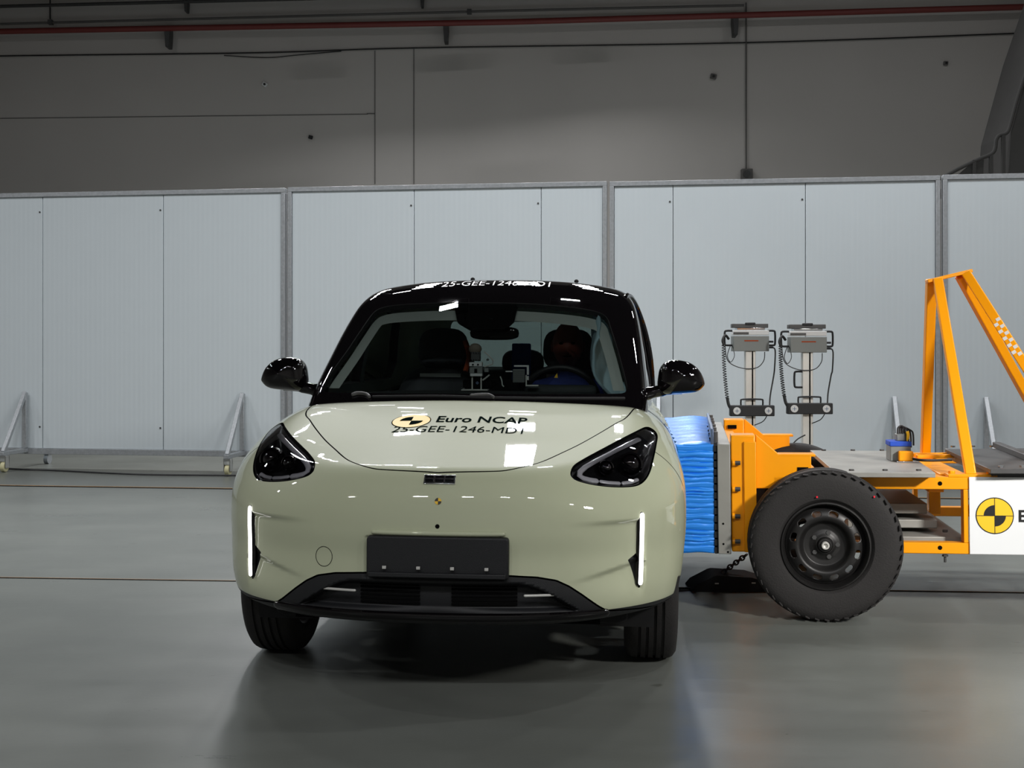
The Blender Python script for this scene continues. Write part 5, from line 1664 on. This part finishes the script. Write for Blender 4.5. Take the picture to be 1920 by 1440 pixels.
    MB().tube(catmull([(-hw - 0.03, -0.02, zb_ + 0.03), (-0.2, -0.04, zb_ + 0.06), (-0.222, -0.05, zb_ + 0.02), (-0.21, -0.05, zb_ - 0.02)], 5), 0.010, 8).build('lead_end', M['cable'], root)
    MB().tube(catmull([(hw + 0.03, -0.03, zb_ - 0.035), (0.19, -0.04, zb_ - 0.06), (0.185, -0.04, zb_ - 0.2), (0.175, -0.04, zr + 0.25), (0.15, -0.05, zr + 0.12), (0.14, -0.07, zr + 0.04)], 6), 0.006, 6).build('power_lead', M['cable'], root)
    MB().tube(catmull([(-0.2, -0.03, zb_ - 0.02), (-0.18, -0.045, zb_ - 0.14), (-0.08, -0.05, zb_ - 0.195), (0.04, -0.05, zb_ - 0.195), (0.1, -0.04, zb_ - 0.14), (0.11, -0.03, zb_ - 0.07)], 6), 0.0035, 6).build('thin_lead', M['cable'], root)
    MB().tube(catmull([(0.12, -0.07, zr - 0.04), (0.09, -0.06, zr - 0.085), (0.03, -0.04, zr - 0.115)], 5), 0.004, 6).build('thin_lead', M['cable'], root)
    MB().tube(catmull([(-0.16, -0.04, zb_ - 0.02), (-0.185, -0.05, zb_ - 0.1), (-0.16, -0.05, zb_ - 0.15), (-0.13, -0.05, zb_ - 0.1), (-0.145, -0.04, zb_ - 0.02)], 5), 0.003, 6).build('thin_lead', M['cable'], root)
    return root
stand(1406, 643, 769, 9.7, 'aluminium camera stand with grey head box and black two-lamp bar nearer the blue barrier')
stand(1513, 645, 765, 9.5, 'aluminium camera stand with a black loop handle on its post', loop=True)
# ================================================================ things inside the car
def car_pt(x, y, z): return CAR_M @ Vector((x, y, z))
def car_empty(name, x, y, z):
    return empty(name, car_pt(x, y, z), (0, 0, -CAR_YAW))
def loc(px, py, Y):
    """pixel -> car coordinates on the cross plane Y"""
    o_, d_ = pix_ray(px, py); o_ = CAR_I @ o_; d_ = CAR_I.to_3x3() @ d_
    return o_ + d_ * ((Y - o_.y) / d_.y)
# on-board camera rig
Yr = 1.62
b = loc(894, 731, Yr)
RG = tag(car_empty('onboard_camera', b.x, b.y, b.z), 'small metal on-board camera rig with a tan cap standing on the dashboard', 'camera rig')
def rp_(px, py): return loc(px, py, Yr) - b
def rbox(x0, y0, x1, y1, m, name, d0=-0.02, d1=0.02, bev=0.002):
    a, c = rp_(x0, y0), rp_(x1, y1)
    return MB().bx(a.x, c.x, d0, d1, c.z, a.z).build(name, m, RG, bevel=bev)
rbox(866, 729.5, 916, 732.5, M['alu'], 'base_plate', -0.03, 0.03)
rbox(884.2, 704, 886.8, 730, M['alu'], 'rig_post', -0.004, 0.004)
rbox(901, 704, 903.5, 730, M['alu'], 'rig_post', -0.004, 0.004)
rbox(882.5, 700, 905, 705.5, M['white'], 'rig_clamp')
rbox(881.5, 688, 905.5, 700, M['grey_box'], 'rig_body')
rbox(890.5, 691, 896, 699, M['gap'], 'rig_opening', -0.0215, -0.019)
rbox(881, 679, 905, 687, M['white'], 'lens_block')
for px in (888, 897.5):
    c = rp_(px, 683.5); MB().cyl((c.x, -0.026, c.z), (c.x, -0.019, c.z), 0.004, n=12).build('rig_lens', M['gap'], RG)
rbox(884, 660, 901, 677, M['steel_dark'], 'rig_column')
for i in range(4):
    for j in (661.5, 675):
        c = rp_(885 + i * 4.6, j); MB().cyl((c.x, -0.026, c.z), (c.x, -0.019, c.z), 0.0035, n=8).build('rig_screw', M['chrome'], RG)
c = rp_(891.5, 654); MB().ellipsoid((c.x, 0, c.z), (0.031, 0.025, 0.026), 20, 12).build('rig_cap', M['tan'], RG)
MB().tube([rp_(908, 659), rp_(917, 667), rp_(925, 676), rp_(924, 683), rp_(908, 688)], 0.0035, 6).build('rig_arm', M['alu'], RG)
c = rp_(915, 674.5); MB().ellipsoid((c.x, -0.005, c.z), (0.007, 0.006, 0.006), 10, 6).build('rig_knob', M['chrome'], RG)
MB().tube([rp_(905, 713), rp_(912, 708), rp_(918, 703)], 0.004, 6).build('rig_strut', M['alu'], RG)
rbox(909, 690, 917, 698, M['grey_box'], 'side_block')
c = rp_(895, 718); MB().box((c.x, 0, c.z), (0.012, 0.004, 0.012), Matrix.Rotation(0.8, 3, 'Y')).build('rig_mark', M['blue_grey'], RG)
for px, py in ((864, 726), (869, 728)):
    c = rp_(px, py); MB().ellipsoid((c.x, 0, c.z), (0.006, 0.006, 0.004), 10, 6).build('rig_knob', M['chrome'], RG)
MB().tube(catmull([rp_(938, 706), rp_(941, 714), rp_(942, 722), rp_(945, 725)], 4), 0.003, 6).build('rig_wire', M['trim_grey'], RG)
# second bracket with ribbed box
Yr = 1.62
b = loc(990, 724, Yr)
RG = tag(car_empty('sensor_bracket', b.x, b.y, b.z), 'white angled bracket holding a ribbed grey box on the dashboard', 'bracket')
rbox(962, 692, 984, 717, M['grey_box'], 'ribbed_box', -0.01, 0.015)
for k in range(8): rbox(962.5, 694 + k * 2.8, 983.5, 695.2 + k * 2.8, M['steel_dark'], 'rib', -0.012, -0.009, 0)
rbox(964, 684.5, 992, 688, M['white'], 'bracket_arm', -0.006, 0.006)
rbox(988, 685, 992, 703, M['white'], 'bracket_arm', -0.006, 0.006)
rbox(988.4, 705, 991.6, 713, M['white'], 'bracket_arm', -0.006, 0.006)
rbox(948, 695, 961, 697.6, M['white'], 'bracket_pin', -0.004, 0.004)
rbox(985.5, 703, 988, 724, M['alu'], 'bracket_post', -0.004, 0.004)
rbox(985.5, 721.5, 1010, 724.5, M['alu'], 'bracket_foot', -0.015, 0.015)

# driver dummy, one continuous skinned figure
hd = loc(1066, 648, 2.30)
DM = tag(car_empty('crash_dummy', hd.x, 2.32, 0.52), 'crash test dummy in the driver seat behind the steering wheel', 'dummy')
Z0 = 0.52; zh = hd.z - Z0
J = {'pel': (0, 0.0, 0.03), 'waist': (0, 0.03, 0.2), 'chest': (0, 0.06, 0.42), 'neck': (0, 0.05, zh - 0.16), 'chin': (0, 0.03, zh - 0.09),
     'shl': (-0.17, 0.05, 0.50), 'ell': (-0.23, -0.12, 0.32), 'hal': (-0.15, -0.34, 0.44), 'shr': (0.17, 0.05, 0.50), 'elr': (0.23, -0.12, 0.32), 'har': (0.15, -0.34, 0.44),
     'hpl': (-0.1, -0.02, 0.02), 'knl': (-0.13, -0.44, 0.1), 'fol': (-0.13, -0.72, -0.22), 'hpr': (0.1, -0.02, 0.02), 'knr': (0.13, -0.44, 0.1), 'for': (0.13, -0.72, -0.22)}
E = [('pel', 'waist'), ('waist', 'chest'), ('chest', 'neck'), ('neck', 'chin'), ('chest', 'shl'), ('shl', 'ell'), ('ell', 'hal'), ('chest', 'shr'), ('shr', 'elr'), ('elr', 'har'),
     ('pel', 'hpl'), ('hpl', 'knl'), ('knl', 'fol'), ('pel', 'hpr'), ('hpr', 'knr'), ('knr', 'for')]
RAD = {'pel': 0.13, 'waist': 0.12, 'chest': 0.13, 'neck': 0.052, 'chin': 0.055, 'shl': 0.065, 'shr': 0.065, 'ell': 0.045, 'elr': 0.045, 'hal': 0.034, 'har': 0.034,
       'hpl': 0.09, 'hpr': 0.09, 'knl': 0.06, 'knr': 0.06, 'fol': 0.045, 'for': 0.045}
ks = list(J)
me = bpy.data.meshes.new('dummy_body')
me.from_pydata([J[k] for k in ks], [(ks.index(a), ks.index(b_)) for a, b_ in E], [])
ob = bpy.data.objects.new('dummy_body', me); COL.objects.link(ob); ob.parent = DM
me.materials.append(M['dummy_suit'])
ob.modifiers.new('skin', 'SKIN')
if not me.skin_vertices: me.attributes  # created with the modifier
if len(me.skin_vertices) == 0:
    bm = bmesh.new(); bm.from_mesh(me); bm.verts.layers.skin.verify(); bm.to_mesh(me); bm.free()
for i, k in enumerate(ks):
    sv = me.skin_vertices[0].data[i]
    sv.radius = (RAD[k], RAD[k]); sv.use_root = (k == 'pel')
sm = ob.modifiers.new('sub', 'SUBSURF'); sm.levels = sm.render_levels = 1
for o_ in (ob,): pass
# head with face
rows = []
for j in range(15):
    ph = -math.pi / 2 + math.pi * j / 14
    row = []
    for i in range(25):
        th = 2 * math.pi * i / 24
        cx_, cy_, cz_ = math.cos(ph) * math.cos(th), math.cos(ph) * math.sin(th), math.sin(ph)
        x = 0.082 * cx_ * (1.0 if cz_ > -0.2 else 1.0 - 0.28 * (-cz_ - 0.2))
        y = 0.1 * cy_ - (0.012 * math.exp(-((cz_ + 0.15) / 0.18) ** 2 - (cx_ / 0.16) ** 2) if cy_ < 0 else 0) - (0.01 * max(0, -cz_ - 0.3) if cy_ < 0 else 0)
        row.append((x, y + 0.01, zh + 0.125 * cz_ - 0.0))
    rows.append(row)
HD = MB().grid(rows).build('dummy_head', M['dummy'], DM)
for s in (-1, 1):
    MB().ellipsoid((s * 0.03, -0.083, zh + 0.012), (0.013, 0.006, 0.007), 10, 6).build('dummy_eye', M['gap'], HD)
    MB().ellipsoid((s * 0.082, 0.02, zh - 0.005), (0.01, 0.02, 0.03), 10, 6).build('dummy_ear', M['dummy'], HD)
MB().ellipsoid((0, -0.085, zh - 0.055), (0.024, 0.006, 0.004), 10, 6).build('dummy_mouth', M['gap'], HD)
# hands on the wheel
for s in (-1, 1):
    hnd = MB(); c = Vector((s * 0.15, -0.36, 0.45))
    hnd.ellipsoid(c, (0.024, 0.042, 0.016), 14, 8)
    H_ = hnd.build('dummy_hand', M['dummy'], DM)
    for k in range(4):
        x = c.x + (k - 1.5) * 0.012; l = (0.03, 0.036, 0.034, 0.026)[k]
        MB().tube(catmull([(x, c.y - 0.03, c.z), (x, c.y - 0.045 - l * 0.4, c.z + 0.006), (x, c.y - 0.05 - l * 0.5, c.z - 0.018), (x, c.y - 0.035, c.z - 0.03)], 3), 0.0075, 6).build('finger', M['dummy'], H_)
    MB().tube(catmull([(c.x - s * 0.02, c.y, c.z), (c.x - s * 0.038, c.y - 0.02, c.z - 0.005), (c.x - s * 0.035, c.y - 0.04, c.z - 0.014)], 3), 0.009, 6).build('thumb', M['dummy'], H_)
